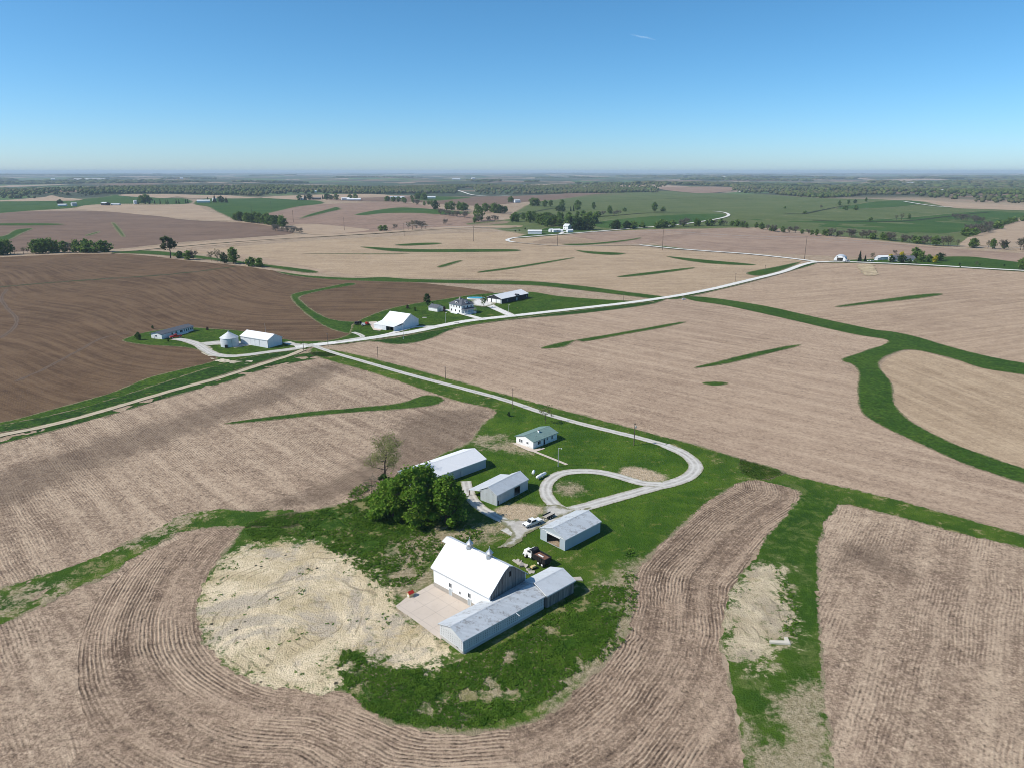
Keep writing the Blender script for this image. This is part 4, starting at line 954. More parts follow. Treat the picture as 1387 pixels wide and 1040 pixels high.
for x, y, t, k in ((1179, 300, 295, Bu[0]), (1214, 299, 292, Br[0]), (1221, 299, 290, Br[1]), (1231, 297.5, 290, Lf[3]), (1137, 279, 272, Lf[0]), (1149, 277, 271, Lf[1]), (1158, 276, 271, Dk), (1173, 274, 268, Lf[3]), (1145, 285, 279, Bu[1]), (1159, 285, 279, Bu[0]), (1112, 283, 279, Gr[0]), (1063, 283, 280, Bu[0]), (1090, 290, 286, Bu[0])):
    p = at(x, y); plant('meadow_tree', 'small tree dotted over the green meadow beyond the hedgerow', 'tree', k, p, pxh((x, y), t), group='trees dotted on the far meadow')
# neighbours
single((207, 446), 441.5, Dk, 'yard_tree', 'small dark tree behind the long white house', wide=.8)
single((188, 461), 450.5, Dk, 'yard_tree', 'small dark tree on the lawn end left of the long white house', wide=.8)
single((228, 463), 460, Dk, 'yard_shrub', 'tiny dark shrub on the lawn before the long white house', 'shrub')
single((281, 448), 443.5, Pl, 'yard_shrub', 'low spreading shrub on the lawn right of the long white house', 'shrub')
single((579, 414), 398, tree_meshes('leafy', 101, 10, 3.9, 1100, .42, m_leaf_dark, .25, 9, .18, .3, 4, 0), 'yard_tree', 'round dark green tree behind the small white garage')
single((552, 418.5), 413.5, Pl, 'plum_tree', 'small purplish tree above the white roofed barn')
single((562, 422), 415.5, Lf[3], 'young_tree', 'small young green tree right of the purplish tree')
single((586, 412.5), 410, Dk, 'yard_shrub', 'dark rounded shrub beside the garage', 'shrub')
single((655.5, 418), 399, tree_meshes('bare', 103, 12, 3., 420, .4, m_leaf_far, .2, base=.2), 'thin_tree', 'thin tall tree in front of the black sided building')
single((602, 424), 416, Pl, 'yard_shrub', 'tall reddish shrub between the garage and the white house', 'shrub', .6)
single((1164, 355), 340.5, Cn, 'spruce_tree', 'tall spruce beside the white hoop shed at the road bend', wide=.8)
single((1171.5, 355), 346, Cn, 'spruce_tree', 'small spruce right of the tall spruce', wide=.9)
single((1181, 353), 343, Br[0], 'bare_tree', 'bare tree behind the parked white cars')
single((1207, 355.5), 347, Dk, 'dark_tree', 'dark round tree left before the grey roofed house', wide=1.)
single((1221, 356.5), 346, Dk, 'dark_tree', 'wide dark round tree in front of the grey roofed house', wide=1.25)
single((1232, 357), 351, Dk, 'dark_tree', 'low dark shrubby tree right of the grey roofed house')
single((1206, 352), 345, Ye, 'yellow_tree', 'yellow flowering tree left above the grey roofed house', wide=1.3)
single((1221, 350), 341.5, Ye, 'yellow_tree', 'bright yellow flowering tree behind the grey roofed house', wide=1.1)
single((1266, 356.5), 347, Ye, 'yellow_tree', 'yellow flowering tree at the right end of the grove', wide=1.1)
single((1240, 358), 350.5, Lf[0], 'green_tree', 'pale green low tree at the road edge of the grove')
single((1239, 353), 335.5, Lf[1], 'green_tree', 'tallest green tree of the grove by the grey roofed house')
single((1248, 355), 341, Lf[2], 'green_tree', 'broad green tree right of the tallest one in the grove')
single((1257, 356), 345, Lf[0], 'green_tree', 'green tree left of the yellow tree at the grove end')
single((1272, 354), 343, Dk, 'dark_tree', 'dark tree behind the yellow tree at the grove end')
single((1278, 353), 344.5, Br[1], 'bare_tree', 'reddish bare tree at the right end of the grove')
single((1212, 345.5), 340, Gr[0], 'bare_tree', 'grey bare tree behind the yellow flowering trees')
single((1322, 362), 354.5, Br[2], 'bare_tree', 'bare grey tree standing alone by the straight road')
single((1385, 366), 350, Lf[2], 'green_tree', 'round green tree at the right edge by the road')
for x, y, t in ((1299.5, 359.5, 356.5), (1300.5, 363, 361.5), (1327, 360, 358), (1360, 361, 358.5)):
    p = at(x, y); plant('pasture_shrub', 'small dark shrub on the pasture beside the straight road', 'shrub', Dk, p, max(1.5, pxh((x, y), t)), group='shrubs on the roadside pasture')
for i, (x, y) in enumerate(((698, 314.5), (703.5, 313.5), (711.5, 311.5))):
    p = at(x, y); plant('drive_shrub', 'small dark shrub in the row left of the blue walled shed', 'shrub', Dk, p, 3., group='shrubs left of the blue walled shed')
# windbreak of the far left farm
line([(187, 277.3), (205, 277), (225, 276.7), (258, 276)], 17, [Cs], (9, 12), 'windbreak_evergreen', 'dark evergreen in the windbreak row of the far left farm', 'windbreak evergreens', jit=2)
line([(192, 276), (200, 275.5), (205, 275.5)], 18, [Lf[0], Lf[2]], (18, 24), 'windbreak_tree', 'tall round tree rising behind the evergreen windbreak', 'tall trees behind the windbreak', jit=6)
line([(281, 275), (292, 275), (303, 275), (312, 275)], 22, [Cn, Dk, Cn], (11, 20), 'farm_evergreen', 'dark evergreen round the far white farm sheds on the green hill', 'evergreens round the far white sheds', jit=8)
line([(410, 272), (424, 271), (437, 270.5), (446, 271)], 30, [Dk, Cn, Lf[0]], (12, 20), 'farmstead_tree', 'dark tree by the far houses along the ridge', 'trees by the far ridge houses', jit=8)
line([(452, 271.5), (465, 271), (490, 272)], 60, [Lf[0], Lf[2]], (13, 20), 'farmstead_tree', 'dark tree by the far houses along the ridge', 'trees by the far ridge houses', jit=8)
line([(520, 273), (535, 274), (550, 275), (556, 276)], 24, Lf + [Dk], (10, 15), 'farmyard_tree', 'tree round the far farm before the dusty road', 'trees round the far farm', jit=10)
line([(556, 271), (566, 270), (576, 271)], 26, Lf, (14, 20), 'farmyard_tree', 'tree round the far farm before the dusty road', 'trees round the far farm', jit=10)
line([(562, 278), (575, 279)], 22, [Lf[2], Gr[0]], (9, 13), 'farmyard_tree', 'tree round the far farm before the dusty road', 'trees round the far farm', jit=10)
single((585, 279), 272, Lf[0], 'pale_tree', 'pale lone tree right of the far farm')
line([(684, 275), (690, 275), (700, 275)], 26, Lf, (12, 17), 'white_farm_tree', 'tree beside the small white farmhouse beyond the copse', 'trees by the small white farmhouse', jit=8)
line([(82, 278), (92, 278)], 40, [Dk, Cn], (8, 14), 'homestead_tree', 'dark tree at the small farm on the left skyline field', 'trees at the small left farm', jit=5)

# --- the woods beyond: nobody could count them
ICO = None
def ico():
    import bmesh
    bm = bmesh.new(); bmesh.ops.create_icosphere(bm, subdivisions=1, radius=1)
    v = np.array([q.co[:] for q in bm.verts]); f = np.array([[w.index for w in p.verts] for p in bm.faces]); bm.free(); return v, f
IV, IF = ico()
def wood(name, P, size, mat, seed, hh=1.):
    g = np.random.default_rng(seed); n = len(P); k = len(IV)
    s = size * g.uniform(.65, 1.3, n)
    j = 1 + g.normal(0, .20, (n, k, 1))
    V = IV[None] * j * s[:, None, None] * np.array([1, 1, hh * .85])
    V = V + np.column_stack([P, hfun(P[:, 0], P[:, 1]) + s * hh * .75])[:, None]
    Fc = (IF[None] + (np.arange(n) * k)[:, None, None]).reshape(-1, 3)
    t = np.repeat(np.stack([np.clip(g.normal(.45, .30, n) + 1.7 * fbm(P[:, 0], P[:, 1], 300, 3), 0, 1), g.random(n), g.random(n)], 1), k, 0)
    me = mesh_np(name, V.reshape(-1, 3), Fc, mat, True, vcol=t)
    return tag(link(name, me), 'hazy mixed woodland stretching across the distance', 'woodland', kind='stuff')
front = catmull(ats([(-150, 272), (0, 270), (45, 269.5), (60, 265), (110, 266), (165, 263), (250, 263), (345, 266), (360, 264), (430, 263), (480, 263), (515, 263), (600, 262.5), (617, 262), (622, 256), (640, 255), (650, 263), (700, 263), (800, 262), (870, 261), (893, 261), (900, 253), (985, 252.5), (995, 261), (1030, 262), (1100, 268), (1150, 267), (1180, 264), (1240, 266), (1300, 272), (1340, 275), (1387, 276), (1480, 278)]), False, k=6)
far_edge = np.array([[q[0] * 4800 / np.hypot(*q), q[1] * 4800 / np.hypot(*q)] for q in front])
poly = np.concatenate([front, far_edge[::-1]])
mn, mx = poly.min(0), poly.max(0)
cand = rng.uniform(mn, mx, (int((mx - mn).prod() / 210), 2)); cand = cand[sdist(cand, poly) > 0]
dens = fbm(cand[:, 0], cand[:, 1], 420, 4)
cand = cand[(dens > -.04) | (rng.random(len(cand)) < .13)]
wood('woods', cand, 7.5, m_wood, 5)
fp = np.array([[q[0] * 11500 / np.hypot(*q), q[1] * 11500 / np.hypot(*q)] for q in front]); poly = np.concatenate([far_edge, fp[::-1]])
mn, mx = poly.min(0), poly.max(0); cand = rng.uniform(mn, mx, (int((mx - mn).prod() / 2600), 2)); cand = cand[sdist(cand, poly) > 0]
dens = fbm(cand[:, 0], cand[:, 1], 1300, 4); cand = cand[(dens > .05 + .08 * smooth(5500, 9000, np.hypot(cand[:, 0], cand[:, 1])))]
wood('woods', cand, 26, m_wood, 6, .36)
a = rng.uniform(-.72, .72, 30000); d = np.sqrt(rng.uniform(9500. ** 2, 27000. ** 2, 30000)); cand = np.column_stack([d * np.sin(a), d * np.cos(a)])
dens = fbm(cand[:, 0], cand[:, 1], 3200, 4); cand = cand[dens > .12]
wood('woods', cand, 75, m_wood, 8, .16)

# --- coarse weeds in the rough parts of the yard
def weeds(name, px, n, thr, scale, hgt, seed, mat, label, lvl=5):
    W = catmull(ats(px), True, k=4); g = np.random.default_rng(seed); mn, mx = W.min(0), W.max(0)
    P = g.uniform(mn, mx, (n * 4, 2)); P = P[sdist(P, W) > 0]
    P = P[fbm(P[:, 0], P[:, 1], scale, 4) > thr][:n]; m = 5
    base = np.repeat(P, m, 0) + g.normal(0, .22, (len(P) * m, 2))
    hh = hgt * np.repeat(np.clip(.4 + 1.4 * (fbm(P[:, 0], P[:, 1], scale * .6, 3) + .3), .3, 1.6), m) * g.uniform(.4, 1.1, len(base))
    Q = np.column_stack([base, hfun(base[:, 0], base[:, 1]) + lift(base[:, 0], base[:, 1], lvl) + hh * .55])
    V, q, tone = leaf_quads(Q, .20, seed, 2.2)
    cl = np.repeat(vnoise(base[:, 0] / 1.6, base[:, 1] / 1.6), 4); tone[:, 0] = np.clip(.4 * tone[:, 0] + .8 * cl - .1, 0, 1)
    me = mesh_np(name, V, q, mat, False, vcol=tone)
    return tag(link(name, me), label, 'weeds', kind='stuff')
weeds('weeds', [(640, 890), (700, 862), (760, 818), (795, 795), (845, 800), (835, 850), (800, 895), (760, 935), (700, 965), (640, 985), (560, 980), (490, 955), (455, 900), (470, 880), (520, 905), (590, 905)], 7000, -.12, 4, .30, 3, m_weed, 'rank green weeds below the long cattle shed')
weeds('weeds', [(340, 705), (420, 695), (500, 675), (560, 695), (650, 718), (640, 735), (590, 755), (560, 790), (510, 790), (470, 760), (400, 725), (345, 735)], 4500, -.08, 3.5, .32, 4, m_weed, 'rank green weeds between the leafy trees and the barn')
weeds('weeds', [(850, 740), (868, 770), (862, 810), (857, 850), (830, 885), (800, 900), (830, 850), (840, 800)], 500, .04, 4, .5, 5, m_weed, 'clumps of tall weeds along the right yard edge')
weeds('weeds', [(1050, 770), (1068, 780), (1080, 840), (1072, 880), (1045, 885), (1060, 850), (1055, 800)], 260, .04, 3, .4, 7, m_weed, 'weed tufts at the edge of the pale clay bank')
weeds('weeds', [(480, 660), (520, 655), (560, 690), (540, 712), (490, 715), (470, 690)], 1200, -.02, 4, .7, 8, m_weed, 'weeds under the leafy clump')
weeds('weeds', [(300, 770), (330, 745), (400, 738), (450, 745), (500, 775), (540, 815), (590, 870), (560, 890), (470, 870), (440, 930), (330, 905), (280, 850)], 220, .12, 5, .2, 12, m_weed, 'scattered weed tufts over the bare clay')
# ------------------------------------------------------------------ building materials
m_wroof = metalm('white_sheet_roof', (.80, .80, .80), .9, 0, rough=.5, var=.03)
m_wwall = metalm('white_sheet_wall', (.72, .74, .76), .9, 0, rough=.55, var=.05)
m_groof = metalm('galvanised_roof', (.62, .65, .67), .75, .65, (.20, .18, .165), .5, .15, .12)
m_groof2 = metalm('pale_galvanised_roof', (.64, .665, .68), .75, .2, (.30, .30, .29), .5, .1, .07)
m_gwall = metalm('galvanised_wall', (.50, .545, .56), .8, .25, (.20, .19, .17), .55, .1, .12)
m_bwall = metalm('grey_blue_wall', (.44, .50, .54), .9, .1, (.3, .3, .3), .55, .1, .06)
m_oroof = metalm('open_shed_roof', (.62, .65, .665), .8, .6, (.24, .22, .20), .5, .1, .1)
def wpaint():
    n = NT('white_paint'); o = n.obj()
    st = n.noise(n.scale(o, (2.2, 2.2, .22)), 1., 4, .7); z = n.sep(o)[2]
    col = n.mix(n.rng(st, .5, .78, 0, .45), (.80, .80, .785), (.58, .57, .54))
    col = n.mix(n.math('MULTIPLY', n.rng(z, 1.3, .1), n.rng(n.noise(o, 1.2, 4, .7), .35, .65, .1, .6)), col, (.42, .39, .33))
    return n.done(col, .6)
m_white = wpaint()
m_trim = plain('white_trim', (.74, .74, .73), .6, 0, .06)
m_stone = plain('foundation_stone', (.36, .325, .28), .9, 0, .25, 2.)
m_green = metalm('green_shingle_roof', (.20, .295, .27), .6, .2, (.10, .16, .15), .7, 0, .12)
m_gshin = metalm('grey_shingle_roof', (.125, .135, .155), .5, .2, (.09, .09, .1), .8, 0, .15)
m_char = metalm('charcoal_siding', (.035, .038, .045), .6, 0, rough=.6, var=.1)
m_glass = plain('dark_glass', (.02, .025, .03), .12, 0, .1)
m_black = plain('black_interior', (.02, .02, .02), .9)
m_steel = plain('dull_steel', (.42, .44, .45), .4, .6)
m_dsteel = plain('dark_steel', (.03, .03, .032), .5, .2)
m_rubber = plain('rubber', (.018, .018, .018), .85)
m_red = plain('red_paint', (.42, .035, .025), .45)
m_cream = plain('cream_paint', (.62, .52, .28), .6)
m_yell = plain('faded_yellow_paint', (.58, .46, .22), .6)
m_poleW = plain('weathered_pole', (.12, .095, .075), .9)
m_poleG = plain('grey_pole', (.42, .42, .41), .7)
m_rubble = plain('broken_concrete', (.42, .38, .33), .95, 0, .25)
m_concw = plain('concrete_wall', (.45, .42, .38), .9, 0, .15)
m_blue = plain('pool_water', (.03, .32, .42), .08)
m_bluew = metalm('blue_sheet_wall', (.07, .20, .40), .9, 0, rough=.5)

m_gut = plain('eave_trim', (.52, .53, .54), .6, 0, .15)
def woodm():
    n = NT('weathered_boards'); o = n.obj(); xs = n.sep(o)
    u = n.math('ADD', xs[0], xs[1]); k = n.math('FLOOR', n.math('DIVIDE', u, .32))
    wn = n.new('ShaderNodeTexWhiteNoise', noise_dimensions='1D'); n.put(wn.inputs['W'], k)
    col = n.mix(wn.outputs['Value'], (.12, .105, .095), (.30, .275, .25))
    g = n.noise(n.scale(o, (3, 3, .25)), 1., 4, .7); col = n.mix(n.rng(g, .4, .75, 0, .7), col, (.42, .40, .37))
    fr = n.math('FRACT', n.math('DIVIDE', u, .32)); gap = n.rng(n.math('ABSOLUTE', n.math('SUBTRACT', fr, .5)), .42, .5)
    col = n.mix(gap, col, (.02, .018, .016)); n.bump(gap, -.4, .03)
    return n.done(col, .9)
m_board = woodm()
def slatwall():
    """pale sheeted wall with columns of small dark openings between the boards"""
    n = NT('peeling_white_boards'); o = n.obj(); xs = n.sep(o)
    u = n.math('ADD', xs[0], xs[1])
    col = n.mix(n.noise(o, 1.2, 4, .7), (.46, .46, .455), (.62, .63, .63))
    fr = n.math('FRACT', n.math('DIVIDE', u, .62)); gap = n.rng(n.math('ABSOLUTE', n.math('SUBTRACT', fr, .5)), .14, .10)
    fz = n.math('FRACT', n.math('DIVIDE', xs[2], .42)); gz_ = n.rng(n.math('ABSOLUTE', n.math('SUBTRACT', fz, .5)), .26, .20)
    hi = n.math('MULTIPLY', n.rng(xs[2], .75, .85), n.rng(xs[2], 3.15, 3.05))
    m = n.math('MULTIPLY', n.math('MULTIPLY', gap, gz_), n.math('MULTIPLY', hi, n.rng(n.noise(o, 1.5, 3, .6), .22, .40)))
    return n.done(n.mix(n.math('MULTIPLY', m, .95), col, (.03, .027, .025)), .8)
m_slat = slatwall()

# ------------------------------------------------------------------ building kit
def frame_from(N, Lc, Bk, gable_side=True):
    """N near corner, Lc the other corner of the front gable, Bk the far end of the near wall (photo pixels).
    gives centre, heading, length, width, sign (near wall at local y = -sign * W / 2)"""
    n, l, b = at(*N), at(*Lc), at(*Bk)
    L = np.linalg.norm(b - n); W = np.linalg.norm(l - n)
    a1 = math.atan2(*(b - n)[::-1]); a2 = math.atan2(*(l - n)[::-1])
    d = (a2 - a1 + math.pi) % (2 * math.pi) - math.pi; sg = 1 if d > 0 else -1
    th = a1 + .5 * (d - sg * math.pi / 2)
    e1 = np.array([math.cos(th), math.sin(th)]); e2 = sg * np.array([-e1[1], e1[0]])
    return n + e1 * L / 2 + e2 * W / 2, th, L, W, sg

def roof_mesh(mb, prof, x0, x1, th=.14):
    """sheet of thickness th over the profile (y, z) points, from x0 to x1"""
    n = len(prof); V = []
    for x in (x0, x1):
        V += [(x, p[0], p[1]) for p in prof] + [(x, p[0], p[1] - th) for p in prof]
    m = 2 * n; Fs = []
    for i in range(n - 1):
        Fs += [(i, i + 1, m + i + 1, m + i), (n + i, m + n + i, m + n + i + 1, n + i + 1), (i, n + i, n + i + 1, i + 1), (m + i, m + i + 1, m + n + i + 1, m + n + i)]
    Fs += [(0, m, m + n, n), (n - 1, 2 * n - 1, m + 2 * n - 1, m + n - 1)]
    mb.add(V, Fs)

def wall_cells(mb, a0, a1, z0, z1, holes, put):
    us = sorted({a0, a1, *[h[0] for h in holes], *[h[1] for h in holes]}); zs = sorted({z0, z1, *[h[2] for h in holes], *[h[3] for h in holes]})
    for i in range(len(us) - 1):
        for j in range(len(zs) - 1):
            uc, zc = (us[i] + us[i + 1]) / 2, (zs[j] + zs[j + 1]) / 2
            if us[i] < a0 - 1e-6 or us[i + 1] > a1 + 1e-6 or zs[j] < z0 - 1e-6 or zs[j + 1] > z1 + 1e-6: continue
            if any(h[0] < uc < h[1] and h[2] < zc < h[3] for h in holes): continue
            put(us[i], us[i + 1], zs[j], zs[j + 1])

def building(name, label, cat, fr, he, rise, roofm, wallm, over=.4, overg=.35, holes=(), doors=(), windows=(), gablem=None, mid=None, base=.5, frontm=None, roofname='roof', t=.16, trim=None, group=None, lvl=4, rth=.14, ztop=None):
    c, th, L, W, sg = fr
    z = min(gz(c, lvl), 1e9) if ztop is None else ztop
    T = thing(name, label, cat, (c[0], c[1], z), th, group)
    # roof profile across y
    hw = W / 2; sl = rise / hw
    if mid is None: prof = [(-hw - over, he - over * sl), (0, he + rise), (hw + over, he - over * sl)]
    else:
        ky, kz = mid; s1 = (kz) / (hw - ky)
        prof = [(-hw - over, he - over * s1), (-ky, he + kz), (0, he + rise), (ky, he + kz), (hw + over, he - over * s1)]
    up = rth + .03
    m = MB(); roof_mesh(m, [(y, q + up) for y, q in prof], -L / 2 - overg, L / 2 + overg, rth)
    rf = m.build(roofname, roofm, T)
    cap = MB(); cap.prism([(-.28, he + rise + up - .28 * (sl if mid is None else (rise - mid[1]) / mid[0]) + .02), (0, he + rise + up + .05), (.28, he + rise + up - .28 * (sl if mid is None else (rise - mid[1]) / mid[0]) + .02)], -L / 2 - overg - .01, L / 2 + overg + .01)
    cap.build('ridge_cap', roofm, rf)
    hol = {s: [h[1:] for h in holes if h[0] == s] for s in ('near', 'far', 'front', 'back')}
    side = {'near': -sg, 'far': sg}
    if W > 6 and wallm is not m_char:
        q = MB()
        for s_ in (-1, 1):
            ye = s_ * (hw + over); ze = prof[0][1] + up - rth
            q.box(-L / 2 - overg, L / 2 + overg, ye - s_ * .10, ye - s_ * .02, ze - .20, ze - .015)
        q.build('fascia', m_gut, rf)
    def local(s, u, off):
        """u measured along the wall from the near / front corner, off = out from the face"""
        if s in side: return (-L / 2 + u, side[s] * (hw + off))
        x = (-L / 2 - off) if s == 'front' else (L / 2 + off)
        return (x, -sg * (hw - u))
    def boxon(mb, s, u0, u1, z0, z1, o0, o1):
        (xa, ya), (xb, yb) = local(s, u0, o0), local(s, u1, o1); mb.box(xa, xb, ya, yb, z0, z1)
    w = MB(); fm = MB()
    for s in ('near', 'far'):
        wall_cells(w, 0, L, -base, he, hol[s], lambda a, b, c_, d_: boxon(w, s, a, b, c_, d_, -t, 0))
    for s in ('front', 'back'):
        tgt = fm if (s == 'front' and frontm) else w
        wall_cells(tgt, t, W - t, -base, he, hol[s], lambda a, b, c_, d_: boxon(tgt, s, a, b, c_, d_, -t, 0))
        pts = [(-hw + .01, he)] + [(y, q) for y, q in prof if -hw < y < hw] + [(hw - .01, he)]
        x = -L / 2 if s == 'front' else L / 2 - t
        (MB() if False else (fm if (s == 'front' and frontm) else w)).prism(pts, x, x + t) if gablem is None else None
        if gablem is not None:
            g = MB(); g.prism(pts, x, x + t); g.build('gable', gablem, T)
    w.build('wall', wallm, T)
    if frontm: fm.build('wall', frontm, T)
    if hol['near'] or hol['front'] or hol['far']:
        f = MB(); f.box(-L / 2 + t + .02, L / 2 - t - .02, -hw + t + .02, hw - t - .02, -.02, .06); f.build('earth_floor', m_straw, T)
    for d in doors:
        s, u0, u1, z0, z1, mt = d[:6]
        q = MB(); boxon(q, s, u0, u1, z0, z1, .01, .07); dd = q.build('door', mt, T)
        q = MB(); boxon(q, s, u0 - .1, u0 - .002, z0, z1 + .1, .012, .1); boxon(q, s, u1 + .002, u1 + .1, z0, z1 + .1, .012, .1); boxon(q, s, u0, u1, z1 + .002, z1 + .1, .012, .1)
        q.build('frame', d[6] if len(d) > 6 else m_trim, dd)
    for s, u0, u1, z0, z1 in windows:
        q = MB(); e = .09
        boxon(q, s, u0 - e, u0, z0 - e, z1 + e, .01, .07); boxon(q, s, u1, u1 + e, z0 - e, z1 + e, .01, .07)
        boxon(q, s, u0, u1, z1, z1 + e, .01, .07); boxon(q, s, u0, u1, z0 - e, z0, .01, .09)
        boxon(q, s, (u0 + u1) / 2 - .03, (u0 + u1) / 2 + .03, z0, z1, .012, .06)
        wd = q.build('window', m_trim, T)
        q = MB(); boxon(q, s, u0 + .005, u1 - .005, z0 + .005, z1 - .005, .008, .035); q.build('pane', m_glass, wd)
    if trim:
        q = MB()
        for s in ('front', 'back'):
            for u in (0, W):
                (xa, ya) = local(s, u, .03); q.box(xa - .07, xa + .07, ya - .07, ya + .07, -.1, he)
        q.build('corner_trim', trim, T)
    T['_local'] = 1; del T['_local']
    return T, L, W, hw, local, boxon

# ------------------------------------------------------------------ home farm
# ranch house
fr = frame_from((722.2, 608.2), (698.6, 600.4), (755.3, 595.6))
T, L, W, hw, loc, bo = building('ranch_house', 'single storey white ranch house with faded green roof on the lawn', 'house', fr, 2.75, 1.25, m_green, m_white, .45, .35,
    windows=[('front', 5.3, 5.95, 1.0, 2.1), ('front', 6.2, 6.85, 1.0, 2.1), ('front', 2.4, 3.2, 1.25, 1.95), ('near', 2.4, 3.9, .95, 2.15), ('near', 7.3, 7.9, 1.3, 2.2), ('near', 9.9, 10.6, 1.0, 2.2)],
    doors=[('near', 5.5, 6.4, .1, 2.15, m_glass)], t=.2)
q = MB(); q.box(-.35, .35, -1.35, -.65, 3.15, 4.5); ch = q.build('chimney', m_white, T); MB().box(-.22, .22, -1.22, -.78, 4.5, 4.62).build('flue', m_black, ch)
MB().box(-3.2, -3.0, -2.3, -2.1, 3.2, 3.75).build('vent_pipe', m_steel, T)

# white machine shed behind the trees
fr = frame_from((658.2, 633.3), (621, 620), (589, 659))
n_, b_ = at(658.2, 633.3), at(589, 659); d_ = (b_ - n_) / np.linalg.norm(b_ - n_)
L = 27.0; W = 11.6; th = math.atan2(d_[1], d_[0]); e2 = np.array([d_[1], -d_[0]])
fr = (n_ + d_ * L / 2 + e2 * W / 2, th, L, W, -1)
T, L, W, hw, loc, bo = building('machine_shed', 'long white metal machine shed partly hidden behind the leafy trees', 'shed', fr, 3.1, 2.0, m_wroof, m_bwall, .3, .2, doors=[('near', 13.2, 17.2, 0, 2.7, m_bwall, m_bwall), ('near', 10, 10.9, 0, 2.05, m_gwall, m_bwall)])

# grey shed with a lean-to
fr = frame_from((672.9, 685.3), (650.2, 677.4), (716.8, 663.3))
T, L, W, hw, loc, bo = building('storage_shed', 'pale metal shed with open lean-to and a dark doorway beside the gravel loop', 'shed', fr, 3.4, 1.75, m_groof2, m_gwall, .25, .2, holes=[('near', 8.3, 11.1, 0, 2.75)], doors=[('near', .35, .85, 0, 1.5, m_black, m_gwall)])
q = MB(); roof_mesh(q, [(hw - .25, 3.1), (hw + 4.9, 1.95)], -L / 2 - .2, L / 2 + .2, .12); lt = q.build('lean_to_roof', m_groof2, T)
for i in range(5):
    x = -L / 2 + .15 + i * (L - .3) / 4; MB().box(x - .1, x + .1, hw + 4.5, hw + 4.7, -.3, 1.9).build('post', m_poleW, lt)

# open fronted shed
fr = frame_from((765.1, 746.1), (732.3, 729.5), (812., 720.4))
T, L, W, hw, loc, bo = building('open_shed', 'grey blue metal shed with an open end and mottled roof behind the dump truck', 'shed', fr, 3.2, 1.65, m_oroof, m_bwall, .25, .2, holes=[('front', 1.9, 6.5, 0, 2.75)])
q = MB(); bo(q, 'front', 1.7, 6.7, 2.78, 3.05, .01, .09); q.build('door_track', m_trim, T)
q = MB(); bo(q, 'front', -.05, 8.9, 3.2, 3.32, .02, .08); q.build('gable_trim', m_trim, T)

# the barn: gambrel roof, long axis towards the far left
e1p = at(586.6, 790.7); e2p = at(635.6, 819.5); d = (e1p - e2p) / np.linalg.norm(e1p - e2p)
def at_h(px, hz):
    u = (px[0] - CX) / F; v = -(px[1] - CY) / F; c, s = math.cos(PITCH), math.sin(PITCH)
    r = np.array([u, c + v * s, -s + v * c]); k = (hz - CAMH) / r[2]; return r[:2] * k
HE = 5.5
pf = at_h((586.5, 766), HE); pn = at_h((663.6, 806.3), HE)
d = (pf - pn) / np.linalg.norm(pf - pn); Lb = np.linalg.norm(pf - pn) - .2
perp = np.array([d[1], -d[0]])   # to the upper right
Wb, rs = 12.2, 4.5
ctr = (pn + pf) / 2 + perp * Wb / 2
fr = (ctr, math.atan2(d[1], d[0]), Lb, Wb, -1)   # near wall faces the concrete yard (local +y)
T, L, W, hw, loc, bo = building('gambrel_barn', 'big white gambrel roofed barn with two silver cupolas beside the concrete yard', 'barn', fr, HE, rs, m_wroof, m_white, .55, .35, mid=(1.5, 3.85), gablem=m_board, frontm=m_board,
    doors=[('near', Lb * .66, Lb * .66 + .9, 0.05, 1.75, m_gwall), ('near', Lb * .32, Lb * .32 + .9, 0.05, 1.75, m_gwall)],
    windows=[('near', Lb * .66 + .08, Lb * .66 + .82, 2.15, 3.2), ('near', Lb * .32 + .08, Lb * .32 + .82, 2.15, 3.2), ('near', Lb * .50, Lb * .50 + .5, 1.75, 2.35)], t=.25)
q = MB()
for a, b in ((0., Lb * .32 - .12), (Lb * .32 + 1.02, Lb * .66 - .12), (Lb * .66 + 1.02, Lb)): bo(q, 'near', a, b, -.4, 1.15, .003, .12)
q.build('foundation', m_stone, T)
q = MB(); roof_mesh(q, [(-1.52, HE + 3.85 + .172), (0, HE + rs + .173), (1.52, HE + 3.85 + .172)], L / 2 + .36, L / 2 + 1.7, .14); q.build('hay_hood', m_wroof, T)
hay = MB(); hay.box(-L / 2 - .06, -L / 2 - .005, -1.0, -.4, HE + 1.6, HE + 2.9); hay.build('hay_door', m_black, T)
for k, nm in ((.13, 'cupola'), (-.22, 'cupola')):
    cx = k * L + .6; zr = HE + rs + .02; q = MB()
    q.lathe([(1.0, zr - .75), (.86, zr + .15), (.72, zr + .5)], 8, (cx, 0)); q.lathe([(.6, zr + .5), (.6, zr + 1.2)], 8, (cx, 0))
    cu = q.build('cupola', m_steel, T)
    q = MB(); q.lathe([(.95, zr + 1.2), (.55, zr + 1.65), (.28, zr + 2.0), (.12, zr + 2.35)], 8, (cx, 0)); q.build('cupola_roof', m_steel, cu)
    q = MB(); q.tube([(cx, 0, zr + 2.35), (cx, 0, zr + 2.9)], .05, 6); q.lathe([(.02, zr + 2.6), (.14, zr + 2.7), (.02, zr + 2.8)], 8, (cx, 0)); q.build('finial', m_steel, cu)

